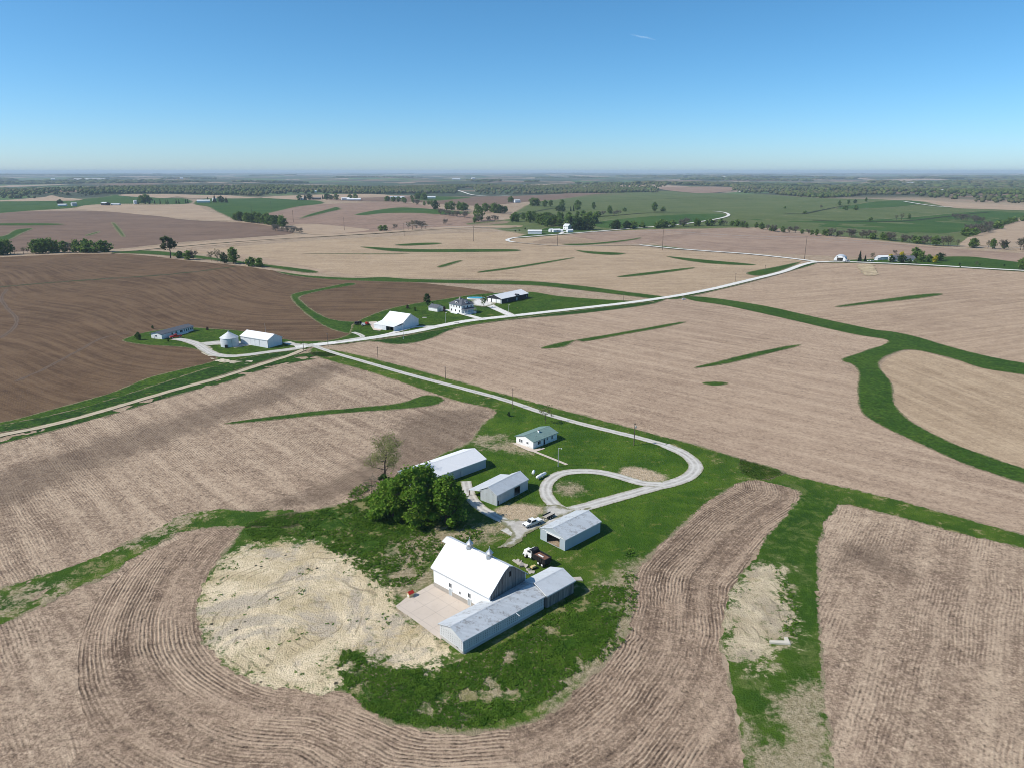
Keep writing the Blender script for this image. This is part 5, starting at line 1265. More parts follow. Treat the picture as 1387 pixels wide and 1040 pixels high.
# the long cattle shed across the barn's end, and its continuation
fr = frame_from((627.5, 885.7), (596.5, 861.7), (735.6, 823.4))
T, L, W, hw, loc, bo = building('cattle_shed', 'long low cattle shed with rusty metal roof against the barn end', 'shed', fr, 3.15, 1.3, m_groof, m_slat, .3, .3, frontm=m_slat, t=.2)
q = MB(); bo(q, 'front', .1, W - .1, -.4, .55, .004, .1); q.build('foundation', m_concw, T)
q = MB(); bo(q, 'near', .1, L - .1, -.4, .5, .004, .1); q.build('foundation', m_concw, T)
q = MB(); q.tube([loc('near', L * .62, .2) + (3.15,), loc('near', L * .62, 1.5) + (2.95,)], .06, 6); q.build('gutter_spout', m_trim, T)
q = MB(); bo(q, 'front', 1.6, 2.2, .1, .7, .01, .08); q.build('hatch', m_black, T)
nc, th, L1, W1, sg = fr
e1 = np.array([math.cos(th), math.sin(th)]); e2 = np.array([-e1[1], e1[0]])
Nn = nc + e1 * (L1 / 2 + .6) - e2 * (W1 / 2 + .35)
L2 = 9.0; W2 = 7.6
fr2 = (Nn + e1 * L2 / 2 + e2 * W2 / 2, th, L2, W2, 1)
T2, L2, W2, hw2, loc2, bo2 = building('board_shed', 'short board sided shed with pale metal roof at the end of the cattle shed', 'shed', fr2, 3.3, 1.35, m_groof2, m_board, .35, .3)
q = MB(); roof_mesh(q, [(-hw2 - .25, 3.47), (0, 4.97), (hw2 + .25, 3.47)], -L2 / 2 - .42, -L2 / 2 - .32, .2); q.build('end_flashing', m_trim, T2)

# propane tank
p = at(733, 647.3); q0, q1 = at(727, 650.5), at(739.5, 644); dd = q1 - q0
T = thing('propane_tank', 'white horizontal propane tank on legs beside the gravel loop', 'tank', (p[0], p[1], gz(p)), math.atan2(dd[1], dd[0]))
q = MB(); q.tube([(-2.45, 0, .95), (-2.38, 0, .95), (-2.1, 0, .95), (2.1, 0, .95), (2.38, 0, .95), (2.45, 0, .95)], [.12, .36, .52, .52, .36, .12], 20); q.build('vessel', m_white, T, smoothf=True)
MB().lathe([(.16, 1.42), (.2, 1.6), (.16, 1.68)], 12).build('valve_dome', m_white, T)
for x in (-1., 1.): MB().box(x - .12, x + .12, -.35, .35, -.2, .55).build('leg', m_concw, T)
p = at(722.5, 644.5)
T = thing('fuel_tank', 'short white fuel tank on a low stand at the propane tank end', 'tank', (p[0], p[1], gz(p)), math.atan2(dd[1], dd[0]) + .5)
q = MB(); q.tube([(-.95, 0, 1.3), (-.9, 0, 1.3), (.9, 0, 1.3), (.95, 0, 1.3)], [.3, .45, .45, .3], 16); q.build('vessel', m_white, T, smoothf=True)
q = MB()
for x in (-.7, .7):
    for y in (-.35, .35): q.tube([(x, y, -.2), (x * .9, y * .8, .95)], .05, 5)
q.build('stand', m_dsteel, T)

# poles
def pole(name, label, px, top, mat=m_poleW, arm=1.1, lamp=False, group=None, r=.15, trans=False, lvl=4, hmax=30):
    p = at(*px); h = min(hmax, pxh(px, top)); T = thing(name, label, 'pole', (p[0], p[1], gz(p, lvl)), R(-20), group)
    MB().tube([(0, 0, -.8), (0, 0, h * .5), (0, 0, h)], [r * 1.2, r, r * .75], 8).build('shaft', mat, T)
    if arm: MB().box(-arm, arm, -.07, .07, h - .75, h - .58).build('crossarm', mat, T)
    if arm:
        q = MB()
        for x in (-arm + .1, 0, arm - .1): q.tube([(x, 0, h - .58), (x, 0, h - .36)], [.05, .04], 6)
        q.build('insulators', m_steel, T)
    if trans: MB().lathe([(.24, h - 2.1), (.26, h - 2.0), (.26, h - 1.2), (.2, h - 1.1)], 12, (.38, 0)).build('transformer', m_steel, T)
    if lamp:
        MB().tube([(0, 0, h - .3), (.5, 0, h - .1), (.95, 0, h - .12)], .05, 6).build('lamp_arm', m_steel, T)
        MB().lathe([(.1, h - .08), (.24, h - .2), (.2, h - .32)], 10, (1.05, 0)).build('lamp_head', m_trim, T)
    return p, h
pole('yard_light', 'grey pole with a yard light beside the concrete path', (756, 632), 606.5, m_poleG, 0, True, r=.12)
lane_poles = [((512, 487), 470), ((603.5, 515), 496.5), ((694.5, 553), 526)]
for k, (b, t) in enumerate(lane_poles):
    pole('utility_pole', ['thin wooden pole by the lane nearest the road junction', 'wooden pole by the lane halfway along to the farmyard', 'wooden pole on the lawn side of the lane behind the green roofed house'][k], b, t, arm=.5, r=.13)
pole('utility_pole', 'dark wooden pole with transformer at the lawn edge inside the lane bend', (858.5, 603), 572.5, arm=.4, trans=True, r=.16)
pole('utility_pole', 'slim pole at the corner of the driveway and the dirt track', (411.5, 476.5), 460.5, arm=.5, r=.13)
pole('utility_pole', 'slim pole between the junction and the barn with the low lean-to', (444.5, 470), 451.5, arm=.5, r=.13)
pole('antenna_pole', 'thin white pole with small turbine behind the white machine shed', (360, 452.5), 438.5, m_poleG, 0, r=.07)
pole('yard_light', 'pale light pole on the verge before the barn with the lean-to', (546.5, 460), 438, m_poleG, 0, True, r=.12)
pole('yard_light', 'pale light pole on the lawn below the white garage', (603.5, 438), 424, m_poleG, 0, True, r=.12)
pole('flagpole', 'white flagpole on the striped lawn right of the two storey house', (643.5, 429), 414, m_trim, 0, r=.08)
pole('yard_light', 'thin pale pole on the lawn before the black sided building', (688.8, 424.5), 413.5, m_poleG, 0, True, r=.1)
pole('utility_pole', 'slim pole by the road between the long lawn and the pale field', (844.5, 409), 398, arm=.5, r=.12)
pole('utility_pole', 'slim pole at the field edge left of the road hump', (996, 381), 370.5, arm=.5, r=.12)
pole('utility_pole', 'slim pole on the grass wedge above the road', (1036, 369.5), 359.5, arm=.5, r=.12)
big_poles = [((1089.5, 352), 321, 'tall dark transmission pole at the road bend near the hoop shed'), ((897, 339.5), 311, 'tall transmission pole by the road, second from the road bend'),
             ((755, 333.5), 312.5, 'tall transmission pole below the wooded farm with the blue walled shed'), ((641.5, 327.5), 307, 'tall transmission pole below the copse'),
             ((547.5, 320), 303, 'transmission pole by the dark ditch below the brown hill'), ((466.5, 312.5), 295.5, 'transmission pole on the foot of the brown hill'),
             ((397.5, 301.5), 286, 'transmission pole on the left slope of the brown hill'), ((341.5, 295), 278, 'transmission pole above the hill tree line'),
             ((367.5, 284), 274, 'far transmission pole on the green hill'), ((400, 272.5), 262, 'farthest transmission pole beyond the green hill')]
bp = []
for b, t, lab in big_poles: bp.append(pole('transmission_pole', lab, b, t, arm=1.8, r=.26, hmax=26))
def wire(a, b, off, k):
    (pa, ha), (pb, hb) = a, b; za, zb = float(hfun(*pa)) + ha - .3 - off[1], float(hfun(*pb)) + hb - .3 - off[1]
    dv = pb - pa; L = np.linalg.norm(dv); nv = np.array([-dv[1], dv[0]]) / L * off[0]; pts = []
    for t in np.linspace(0, 1, 13):
        q = pa + dv * t + nv; pts.append((q[0], q[1], za + (zb - za) * t - 4 * L * .012 * t * (1 - t)))
    o = MB().tube(pts, .045, 4).build('power_line', m_steel)
    tag(o, 'thin pale wire strung between the tall transmission poles', 'wire', 'wires between transmission poles')
ext = (at(1560, 372), 24.)
for i in range(5):
    for off in ((-1.6, 0), (1.6, 0), (0, 2.5)): wire(ext if i == 0 else bp[i - 1], bp[i], off, i)

# odds and ends of the yard
def farm_lot():
    p = at(556, 807.5); T = thing('feed_hutch', 'small cream hutch with a red roof at the corner of the concrete yard', 'hutch', (p[0], p[1], gz(p, 7)), R(40))
    MB().taper(-.6, .6, -.5, .5, -.05, .95, .05, .05, .05).build('bin', m_cream, T)
    q = MB(); roof_mesh(q, [(-.66, .92), (0, 1.42), (.66, .92)], -.72, .72, .07); q.build('roof', m_red, T)
    q = MB(); q.box(-.62, -.66, -.3, .3, .1, .5); q.build('feed_door', m_trim, T)
    p = at(722.5, 770); T = thing('seed_wagon', 'small faded yellow wagon box parked behind the barn among rubble', 'wagon', (p[0], p[1], gz(p, 5)), R(35))
    T.scale = (.62, .62, .62); q = MB(); q.taper(-1.1, 1.1, -.7, .7, .6, 1.3, .2, .2, .1); q.build('hopper', m_yell, T)
    MB().box(-1.5, 1.9, -.08, .08, .45, .58).build('frame', m_dsteel, T)
    for x in (-.8, .8):
        for y in (-.72, .72): MB().tube([(x, y - .1, .35), (x, y + .1, .35)], .36, 14).build('wheel', m_rubber, T)
    g = np.random.default_rng(12)
    for i, (x, y, s) in enumerate(((700, 761, 1.1), (704, 763, .9), (707, 765, 1.3), (711, 767, .9), (703, 760, .8), (714, 770, 1.2), (717, 772, .8), (697, 759, .7), (720, 774, 1.))):
        p = at(x, y); q = MB(); n = 7; ang = np.sort(g.random(n) * 6.28)
        q.prism([(s * g.uniform(.6, 1.1) * math.cos(a), s * g.uniform(.6, 1.1) * math.sin(a)) for a in ang], 0, .35 * s, 'z')
        o = q.build('rubble_slab', m_rubble, None, (p[0], p[1], gz(p, 3) - .05)); o.rotation_euler = (g.uniform(-.3, .3), g.uniform(-.3, .3), g.uniform(0, 6))
        tag(o, 'broken concrete slab in the heap along the back of the barn', 'rubble', 'concrete rubble behind the barn')
    p = at(780.5, 786); q = MB(); q.prism([(-1.5, 0), (1.6, -.3), (1.2, 1.3), (-.8, 1.1)], -.1, .25, 'z')
    tag(q.build('concrete_slab', m_rubble, None, (p[0], p[1], gz(p, 4))), 'pale concrete slab in the weeds at the board shed corner', 'slab')
    p = at(1056, 871); q = MB(); q.prism([(-2.2, -.2), (2.0, -.7), (2.2, 1.6), (1.5, 1.6), (1.2, .4), (-2.0, .5)], -.1, .35, 'z')
    tag(q.build('concrete_slab', plain('pale_slab', (.58, .53, .44), .9), None, (p[0], p[1], gz(p, 5))), 'L shaped pale slab on the bank edge at lower right', 'slab')
    p = at(926, 406.5); T = thing('culvert', 'tiny white culvert head at the roadside ditch', 'culvert', (p[0], p[1], gz(p, 4)), .3)
    MB().box(-1.4, 1.4, -.25, .25, -.3, .9).build('head_wall', m_trim, T); MB().tube([(0, -.3, .3), (0, .3, .3)], .35, 12).build('pipe', m_dsteel, T)
farm_lot()
# ------------------------------------------------------------------ vehicles
def wheel(T, x, y, r, w, hub, name='wheel'):
    o = MB().tube([(x, y - w / 2, r), (x, y + w / 2, r)], r, 18).build(name, m_rubber, T)
    s = 1 if y > 0 else -1
    MB().tube([(x, y + s * w * .42, r), (x, y + s * (w / 2 + .025), r)], [r * .62, r * .5], 14).build('rim', hub, o)
    return o

def pickup(px, tail, label, body, bedmat, lvl=5, ext=True, s=1.):
    a, b = at(*px), at(*tail); d = a - b; c = (a + b) / 2
    T = thing('pickup_truck', label, 'truck', (c[0], c[1], gz(c, lvl)), math.atan2(d[1], d[0])); T.scale = (s, s, s)
    q = MB(); q.prism([(-2.85, .5), (2.8, .5), (2.85, .95), (2.7, 1.1), (1.35, 1.2), (-2.85, 1.2)], -.95, .95, 'y'); q.build('body', body, T, bevel=.05)
    q = MB(); q.prism([(-.85 if ext else -.4, 1.2), (1.4, 1.2), (.75, 1.88), (-.65 if ext else -.25, 1.9)], -.86, .86, 'y'); cab = q.build('cab', body, T, bevel=.06)
    q = MB(); q.prism([(1.42, 1.24), (.82, 1.86), (.80, 1.86), (1.36, 1.24)], -.74, .74, 'y'); q.build('windshield', m_glass, cab)
    for y in (-.87, .87):
        q = MB(); q.prism([(-.62, 1.28), (1.1, 1.28), (.68, 1.8), (-.55, 1.82)], y - .012, y + .012, 'y'); q.build('side_window', m_glass, cab)
    MB().box(-.87, -.78, -.6, .6, 1.3, 1.75).build('rear_window', m_glass, cab)
    MB().box(-2.72, -.95, -.78, .78, 1.17, 1.215).build('bed', bedmat, T)
    MB().box(2.82, 2.98, -.9, .9, .45, .68).build('bumper', m_steel, T)
    MB().box(2.80, 2.87, -.55, .55, .72, .98).build('grille', m_dsteel, T)
    for y in (-.74, .74): MB().box(2.80, 2.885, y - .15, y + .15, .76, .97).build('headlight', m_trim, T)
    for x in (1.75, -1.75):
        for y in (-.86, .86): wheel(T, x, y, .4, .26, m_steel)
    return T
pickup((708.5, 715.5), (733.5, 706.5), 'white pickup truck with a service body parked on the gravel', m_white, m_trim)
p, p2 = at(749, 698), at(736, 704.5); d = p2 - p; c = (p + p2) / 2
T = thing('trailer', 'small flatbed trailer parked behind the white pickup', 'trailer', (c[0], c[1], gz(c, 5)), math.atan2(d[1], d[0]))
MB().box(-1.9, 1.5, -.85, .85, .62, .74).build('deck', m_rubble, T)
q = MB(); q.tube([(1.5, -.6, .6), (2.6, 0, .55)], .06, 5); q.tube([(1.5, .6, .6), (2.6, 0, .55)], .06, 5); q.build('drawbar', m_dsteel, T)
for y in (-.87, .87): MB().box(-1.9, 1.5, y - .04, y + .04, .74, 1.05).build('side_rail', m_dsteel, T)
for x in (-.6, .25):
    for y in (-1.02, 1.02): wheel(T, x, y, .36, .24, m_steel)

def dump_truck():
    a, b = at(714.5, 752.5), at(739.5, 766.5); d = a - b; d /= np.linalg.norm(d); c = (a + b) / 2
    T = thing('dump_truck', 'white cab dump truck with a black box and rusty load on the grass', 'truck', (c[0], c[1], gz(c, 5)), math.atan2(d[1], d[0]))
    MB().box(-3.9, 3.6, -.42, .42, .75, 1.0).build('chassis', m_dsteel, T)
    q = MB(); q.prism([(2.2, 1.0), (3.95, 1.0), (4.0, 1.45), (3.85, 1.95), (2.2, 2.1)], -.8, .8, 'y'); hood = q.build('hood', m_white, T, bevel=.08)
    MB().box(3.96, 4.04, -.5, .5, 1.05, 1.75).build('grille', m_steel, hood)
    for y in (-.95, .95):
        q = MB(); q.prism([(2.55, .85), (2.65, 1.3), (2.95, 1.5), (3.5, 1.5), (3.8, 1.25), (3.85, .85)], y - .22, y + .22, 'y'); q.build('fender', m_white, T, bevel=.05)
        MB().box(3.82, 3.95, y - .12, y + .1, 1.05, 1.25).build('headlight', m_trim, T)
    MB().box(3.9, 4.12, -1.15, 1.15, .5, .82).build('bumper', m_steel, T)
    q = MB(); q.prism([(.85, 1.0), (2.3, 1.0), (2.3, 2.05), (1.95, 2.85), (.85, 2.9)], -1.05, 1.05, 'y'); cab = q.build('cab', m_white, T, bevel=.07)
    q = MB(); q.prism([(2.33, 2.1), (2.03, 2.78), (1.99, 2.78), (2.28, 2.1)], -.9, .9, 'y'); q.build('windshield', m_glass, cab)
    for y in (-1.06, 1.06):
        q = MB(); q.prism([(1.1, 2.05), (2.15, 2.05), (1.85, 2.7), (1.1, 2.72)], y - .015, y + .015, 'y'); q.build('side_window', m_glass, cab)
        MB().box(2.1, 2.2, y - .12, y + .12, 1.95, 2.5).build('mirror', m_dsteel, cab)
    for y in (-.95, .95): MB().tube([(.62, y, 1.0), (.62, y, 3.4)], .09, 8).build('exhaust_stack', m_dsteel, T)
    for y in (-.85, .85): MB().tube([(1.0, y, .72), (2.0, y, .72)], .3, 12).build('fuel_tank', m_steel, T)
    # open dump box
    q = MB(); x0, x1, w, z0, z1 = -4.1, .35, 1.22, 1.15, 2.45
    q.box(x0, x1, -w, -w + .1, z0, z1); q.box(x0, x1, w - .1, w, z0, z1); q.box(x1 - .1, x1, -w + .1, w - .1, z0, z1 + .45); q.box(x0, x0 + .1, -w + .1, w - .1, z0, z1 - .15); q.box(x0 + .1, x1 - .1, -w + .1, w - .1, z0, z0 + .1)
    box = q.build('dump_box', m_dsteel, T)
    q = MB(); q.box(.35, 1.5, -w, w, 2.86 + .1, 2.86 + .18); q.build('cab_shield', m_dsteel, box)
    q = MB()
    for i in range(6):
        x = x0 + .3 + i * .8
        for y in (-w - .05, w + .05): q.box(x - .05, x + .05, y - .05, y + .05, z0, z1)
    q.box(x0, x1, -w - .08, -w, z1 - .12, z1 + .02); q.box(x0, x1, w, w + .08, z1 - .12, z1 + .02); q.build('side_ribs', m_dsteel, box)
    q = MB(); q.taper(x0 + .12, x1 - .12, -w + .12, w - .12, z0 + .5, z1 - .2, .2, .2, .25); q.build('load', plain('rusty_load', (.17, .085, .06), .95, 0, .4, 1.5), T)
    q = MB(); q.box(-2.7, -.9, .1, .45, z1 - .2, z1 - .08); q.build('plank', m_trim, T)
    wheel(T, 3.15, -.98, .54, .3, m_trim); wheel(T, 3.15, .98, .54, .3, m_trim)
    for x in (-1.75, -3.1):
        for y in (-.92, .92): wheel(T, x, y, .54, .55, m_trim)
dump_truck()

# ------------------------------------------------------------------ left neighbour
fr = frame_from((219.6, 460.3), (205.1, 458.9), (262.8, 448.8))
n_, l_, b_ = at(219.6, 460.3), at(205.1, 458.9), at(262.8, 448.8)
T, L, W, hw, loc, bo = building('long_house', 'long white single storey house with dark roof on the left farm lawn', 'house', (fr[0], fr[1], fr[2], fr[3], fr[4]), 2.9, .95, m_gshin, m_white, .5, .5,
    windows=[('near', fr[2] * a, fr[2] * b, 1.0, 2.3) for a, b in ((.30, .34), (.42, .48), (.57, .65), (.69, .72), (.76, .80), (.83, .86), (.90, .94), (.955, .985))] + [('front', fr[3] * .45, fr[3] * .6, 1.2, 2.1)],
    doors=[('front', fr[3] * .72, fr[3] * .84, 0, 2.1, m_trim)])
q = MB(); bo(q, 'near', fr[2] * .38, fr[2] * .76, 0, .9, 1.6, 1.75); bo(q, 'near', fr[2] * .38, fr[2] * .76, .2, .35, .02, 1.6); q.build('deck_rail', m_trim, T)
pickup((233.5, 459.2), (243, 458), 'red pickup truck parked in front of the long white house', m_red, m_dsteel, lvl=6, s=1.15)
p = at(308, 471); pr = at(320.3, 469); pl = at(296.3, 469.5); rad = np.linalg.norm(pr - pl) / 2
T = thing('grain_bin', 'round corrugated steel grain bin with a conical roof', 'grain bin', (p[0], p[1] + rad * .8, gz(p, 6)))
def binm():
    n = NT('bin_sheet'); z = n.sep(n.obj())[2]; w = n.math('SINE', n.math('MULTIPLY', z, 2 * math.pi / .5))
    n.bump(w, .3, .05); return n.done(n.mix(n.noise(n.obj(), .6, 3), (.58, .60, .62), (.70, .72, .73)), .4, .15)
hb = pxh((308, 471), 459.8)
MB().lathe([(rad, -.3), (rad, hb)], 40).build('wall', binm(), T, smoothf=False)
rf = MB().lathe([(rad + .2, hb - .05), (rad + .2, hb + .03), (.5, hb + rad * .62), (.45, hb + rad * .66)], 40).build('roof', m_groof2, T)
MB().lathe([(.45, hb + rad * .66), (.45, hb + rad * .66 + .3), (.1, hb + rad * .66 + .5)], 12).build('cap', m_steel, rf)
MB().box(-.6, .6, -rad - .9, -rad + .05, -.1, 1.5).build('fan_housing', m_dsteel, T)
q = MB(); q.tube([(rad * .6, -rad * .85, 0), (rad * .6, -rad * .85, hb)], .1, 6); q.build('ladder', m_steel, T)
fr = frame_from((363.3, 472.2), (384.5, 467.4), (322.2, 467.))
T, L, W, hw, loc, bo = building('machine_shed', 'white metal machine shed with sliding doors beside the grain bin', 'shed', fr, 4.3, 2.4, m_wroof, m_wwall, .3, .3,
    doors=[('near', fr[2] * .30, fr[2] * .46, 0, 3.5, m_wwall, m_gwall), ('near', fr[2] * .47, fr[2] * .62, 0, 3.5, m_wwall, m_gwall)], trim=m_dsteel, lvl=6)
q = MB(); bo(q, 'near', fr[2] * .28, fr[2] * .86, 3.6, 3.8, .02, .12); q.build('door_track', m_gwall, T)

# ------------------------------------------------------------------ road neighbour
fr0 = frame_from((536, 447.5), (566, 441.2), (509, 444))
bl = at(511.5, 440)
fr = frame_from((543.4, 446.3), (566, 441.1), (520, 443.2))
T, L, W, hw, loc, bo = building('white_barn', 'white barn with steep metal roof and low open lean-to by the road', 'barn', (fr[0], fr[1], 17., fr[3], fr[4]), 4.0, 4.4, m_wroof, m_wwall, .3, .3, trim=m_wwall)
sg = fr[4]; q = MB(); y0 = -sg * (hw - .2); y1 = -sg * (hw + 8.4)
roof_mesh(q, sorted([(y0, 4.1), (y1, 2.9)]), -17 / 2 - .2, 17 / 2 + .2, .14); lt = q.build('lean_to_roof', m_wroof, T)
q = MB(); q.box(-17 / 2, -17 / 2 + .15, y0, y1 + sg * .1, -.4, 2.72); q.box(17 / 2 - .15, 17 / 2, y0, y1 + sg * .1, -.4, 2.72); q.build('wall', m_wwall, lt)
for i in range(1, 5): MB().box(-8.5 + i * 3.4 - .1, -8.5 + i * 3.4 + .1, y1 + sg * .15, y1 + sg * .35, -.3, 2.7).build('post', m_poleW, lt)
q = MB(); q.box(-2, 8.3, y1 + sg * .1, y1 + sg * .25, -.3, 2.72); q.build('wall', m_wwall, lt)

fr = frame_from((592.4, 423.3), (599.8, 421.3), (582.5, 420.9))
T, L, W, hw, loc, bo = building('garage', 'small white garage with grey roof left of the two storey house', 'garage', fr, 2.7, 1.6, m_gshin, m_white, .35, .3, doors=[('front', W * .2 if False else 1.2, 3.8, 0, 2.2, m_gwall)])

def farmhouse():
    n_, l_, b_ = at(626.5, 427.0), at(606, 422.6), at(638, 423.2)
    L = 13.; W = 11.; d = (l_ - n_) / np.linalg.norm(l_ - n_); th = math.atan2(d[1], d[0]); e2 = np.array([d[1], -d[0]])
    if (b_ - n_) @ e2 < 0: e2 = -e2
    c = n_ + d * (L / 2 + 1.) + e2 * W / 2
    T = thing('farmhouse', 'white two storey farmhouse with grey hipped roof, dormers and porch', 'house', (c[0], c[1], gz(c, 6)), th)
    sg = 1 if np.cross(d, e2) > 0 else -1
    H = 6.1
    MB().box(-L / 2, L / 2, -W / 2, W / 2, -.4, H).build('wall', m_white, T)
    q = MB(); o = .7; V = [(-L / 2 - o, -W / 2 - o, H), (L / 2 + o, -W / 2 - o, H), (L / 2 + o, W / 2 + o, H), (-L / 2 - o, W / 2 + o, H), (-1.5, 0, H + 3.6), (1.5, 0, H + 3.6)]
    q.add(V, [(0, 3, 2, 1), (0, 1, 5, 4), (1, 2, 5), (2, 3, 4, 5), (3, 0, 4)]); rf = q.build('roof', m_gshin, T)
    MB().box(-.4, .4, .8, 1.5, H + 1, H + 4.6).build('chimney', m_stone, rf)
    for y0 in (-1, 1):
        q = MB(); q.box(-1.2, 1.2, y0 * (W / 2 - 2.6), y0 * (W / 2 - .9), H + .3, H + 1.9); dm = q.build('dormer', m_white, T)
        q = MB(); roof_mesh(q, [(-1.5, H + 1.75), (0, H + 2.7), (1.5, H + 1.75)], 0, 2.3, .1); o_ = q.build('dormer_roof', m_gshin, dm); o_.rotation_euler = (0, 0, R(90)); o_.location = (0, -W / 2 + .7 if y0 < 0 else W / 2 - 3.0, 0)
        MB().box(-.6, .6, y0 * (W / 2 - .9), y0 * (W / 2 - .85), H + .7, H + 1.6).build('pane', m_glass, dm)
    q = MB(); q.box(-L / 2 + 2.4, -L / 2 + .8, -1.1, 1.1, H + .3, H + 1.8); dm = q.build('dormer', m_white, T)
    q = MB(); roof_mesh(q, [(-1.4, H + 1.7), (0, H + 2.6), (1.4, H + 1.7)], -L / 2 + .6, -L / 2 + 3, .1); q.build('dormer_roof', m_gshin, dm)
    def win(x0, x1, y0, y1, z0, z1):
        fr_ = MB().box(x0, x1, y0, y1, z0, z1).build('window', m_trim, T)
        e = .12; ex = 0 if x1 - x0 > .3 else .02; q = MB()
        if ex: q.box(x0 - .02, x1 + .02, y0 + e, y1 - e, z0 + e, z1 - e)
        else: q.box(x0 + e, x1 - e, y0 - .02, y1 + .02, z0 + e, z1 - e)
        q.build('pane', m_glass, fr_)
    y = -sg * W / 2
    for s in (-1, 1):
        yy = s * (W / 2 + .04)
        for x in (-4.4, -1.4, 1.6, 4.6): win(x - .55, x + .55, yy - .04, yy + .03, 4., 5.5)
        for x in (-4.2, 0, 4.2): win(x - .6, x + .6, yy - .04, yy + .03, 1., 2.7)
    for s in (-1, 1):
        xx = s * (L / 2 + .04)
        for q_ in (-3.2, 0, 3.2): win(xx - .04, xx + .03, q_ - .55, q_ + .55, 4., 5.5)
    # porch wrapping the front corner
    x0, x1 = -L / 2 - 3.0, -L / 2
    MB().box(x0, x1 - .01, -W / 2, W / 2, -.3, .5).build('porch_floor', m_trim, T)
    q = MB(); q.add([(x0 - .4, -W / 2 - .4, 3.2), (x1, -W / 2 - .4, 3.2), (x1, W / 2 + .4, 3.2), (x0 - .4, W / 2 + .4, 3.2), (x1, -W / 2 + 1, 4.1), (x1, W / 2 - 1, 4.1)], [(0, 3, 2, 1), (0, 4, 5, 3), (0, 1, 4), (3, 5, 2), (1, 2, 5, 4)]); pr = q.build('porch_roof', m_gshin, T)
    for k in range(5):
        yy = -W / 2 + .2 + k * (W - .4) / 4; MB().box(x0 - .05, x0 + .15, yy - .1, yy + .1, .5, 3.2).build('post', m_trim, pr)
    q = MB(); q.box(x0, x0 + .08, -W / 2 + .2, W / 2 - .2, .7, 1.3); q.build('railing', m_trim, pr)
    q = MB(); q.box(-3.5, 3.5, y, y - sg * 1.6, -.3, .6); q.build('steps', m_trim, T)
farmhouse()
fr = frame_from((679.4, 412.4), (658.2, 409.8), (718.7, 405.1))
f2, f3 = fr[2], fr[3]
T, L, W, hw, loc, bo = building('shop_house', 'black sided metal shop with white roof and three white garage doors', 'building', fr, 3.6, 2.3, m_wroof, m_char, .5, .4,
    doors=[('front', f3 * .06, f3 * .34, 0, 2.9, m_white, m_char), ('front', f3 * .38, f3 * .64, 0, 2.9, m_white, m_char), ('front', f3 * .70, f3 * .93, 0, 2.9, m_white, m_char), ('near', f2 * .55, f2 * .575, 0, 2.3, m_white)],
    windows=[('near', f2 * .20, f2 * .23, 1, 2.3), ('near', f2 * .92, f2 * .95, 1, 2.3)], lvl=6)
q = MB(); roof_mesh(q, [(-2.6, 3.3), (0, 4.9), (2.6, 3.3)], 0, 3.0, .12); gb = q.build('entry_gable', m_char, T); gb.rotation_euler = (0, 0, R(90)); gb.location = (f2 * .08, -hw - 1.1, .1)
MB().box(-L / 2 - .3, -L / 2 + .1, -hw * fr[4], -hw * fr[4] + .3, -.2, 3).build('corner_trim', m_white, T)
p = at(644.5, 405.8); T = thing('swimming_pool', 'above ground swimming pool with blue water behind the two storey house', 'pool', (p[0], p[1], gz(p, 6)), -.1)
q = MB(); q.prism([(7 * math.cos(a), 3.6 * math.sin(a)) for a in np.linspace(0, 2 * math.pi, 33)[:-1]], -.2, 1.0, 'z'); q.build('wall', m_trim, T)
q = MB(); q.prism([(6.7 * math.cos(a), 3.35 * math.sin(a)) for a in np.linspace(0, 2 * math.pi, 33)[:-1]], .9, 1.02, 'z'); q.build('water', m_blue, T)
# machinery by the barn
def implement(px, rz, label, mat, k):
    p = at(*px); T = thing('farm_implement', label, 'machine', (p[0], p[1], gz(p, 5)), rz)
    MB().box(-2., 2., -.1, .1, .5, .7).build('frame', m_dsteel, T)
    MB().taper(-1.3, 1.1, -.9, .9, .7, 1.9, .2, .2, .2).build('hopper', mat, T)
    for y in (-1.05, 1.05): wheel(T, -.4, y, .6, .3, m_steel)
    MB().tube([(2., 0, .6), (3.2, 0, .5)], .07, 6).build('drawbar', m_dsteel, T)
implement((483, 440.5), .3, 'dark farm machine at the left end of the row by the white barn', m_dsteel, 0)
implement((487.5, 440), 1.2, 'black farm machine second in the row by the white barn', m_black, 0)
implement((492.5, 442.5), .1, 'white farm machine in the row by the concrete pad', m_trim, 0)
implement((497, 441), 2.2, 'red farm machine next to the concrete pad', m_red, 0)
for k, (x, y, lab) in enumerate(((575, 431, 'flat pale slab on the lawn right of the white barn'), (618.5, 438.5, 'small pale stone beside the road below the farmhouse'))):
    p = at(x, y); o = MB().taper(-1.6, 1.6, -.9, .9, -.2, .25 + .3 * k, .3, .3, .3).build('stone_slab', m_concw, None, (p[0], p[1], gz(p, 5))); tag(o, lab, 'slab')
p = at(636, 411.5); T = thing('parked_car', 'dark car parked on the patio between the farmhouse and pool', 'car', (p[0], p[1], gz(p, 8)), .4)
def car_parts(T, mat):
    q = MB(); q.prism([(-2.2, .4), (2.2, .4), (2.25, .8), (1.1, .95), (-2.2, 1.0)], -.88, .88, 'y'); q.build('body', mat, T, bevel=.06)
    q = MB(); q.prism([(-1.6, .98), (1.1, .95), (.5, 1.45), (-1.1, 1.48)], -.78, .78, 'y'); q.build('cabin', m_glass, T)
    for x in (-1.35, 1.35):
        for y in (-.8, .8): wheel(T, x, y, .33, .22, m_steel)
car_parts(T, m_dsteel)

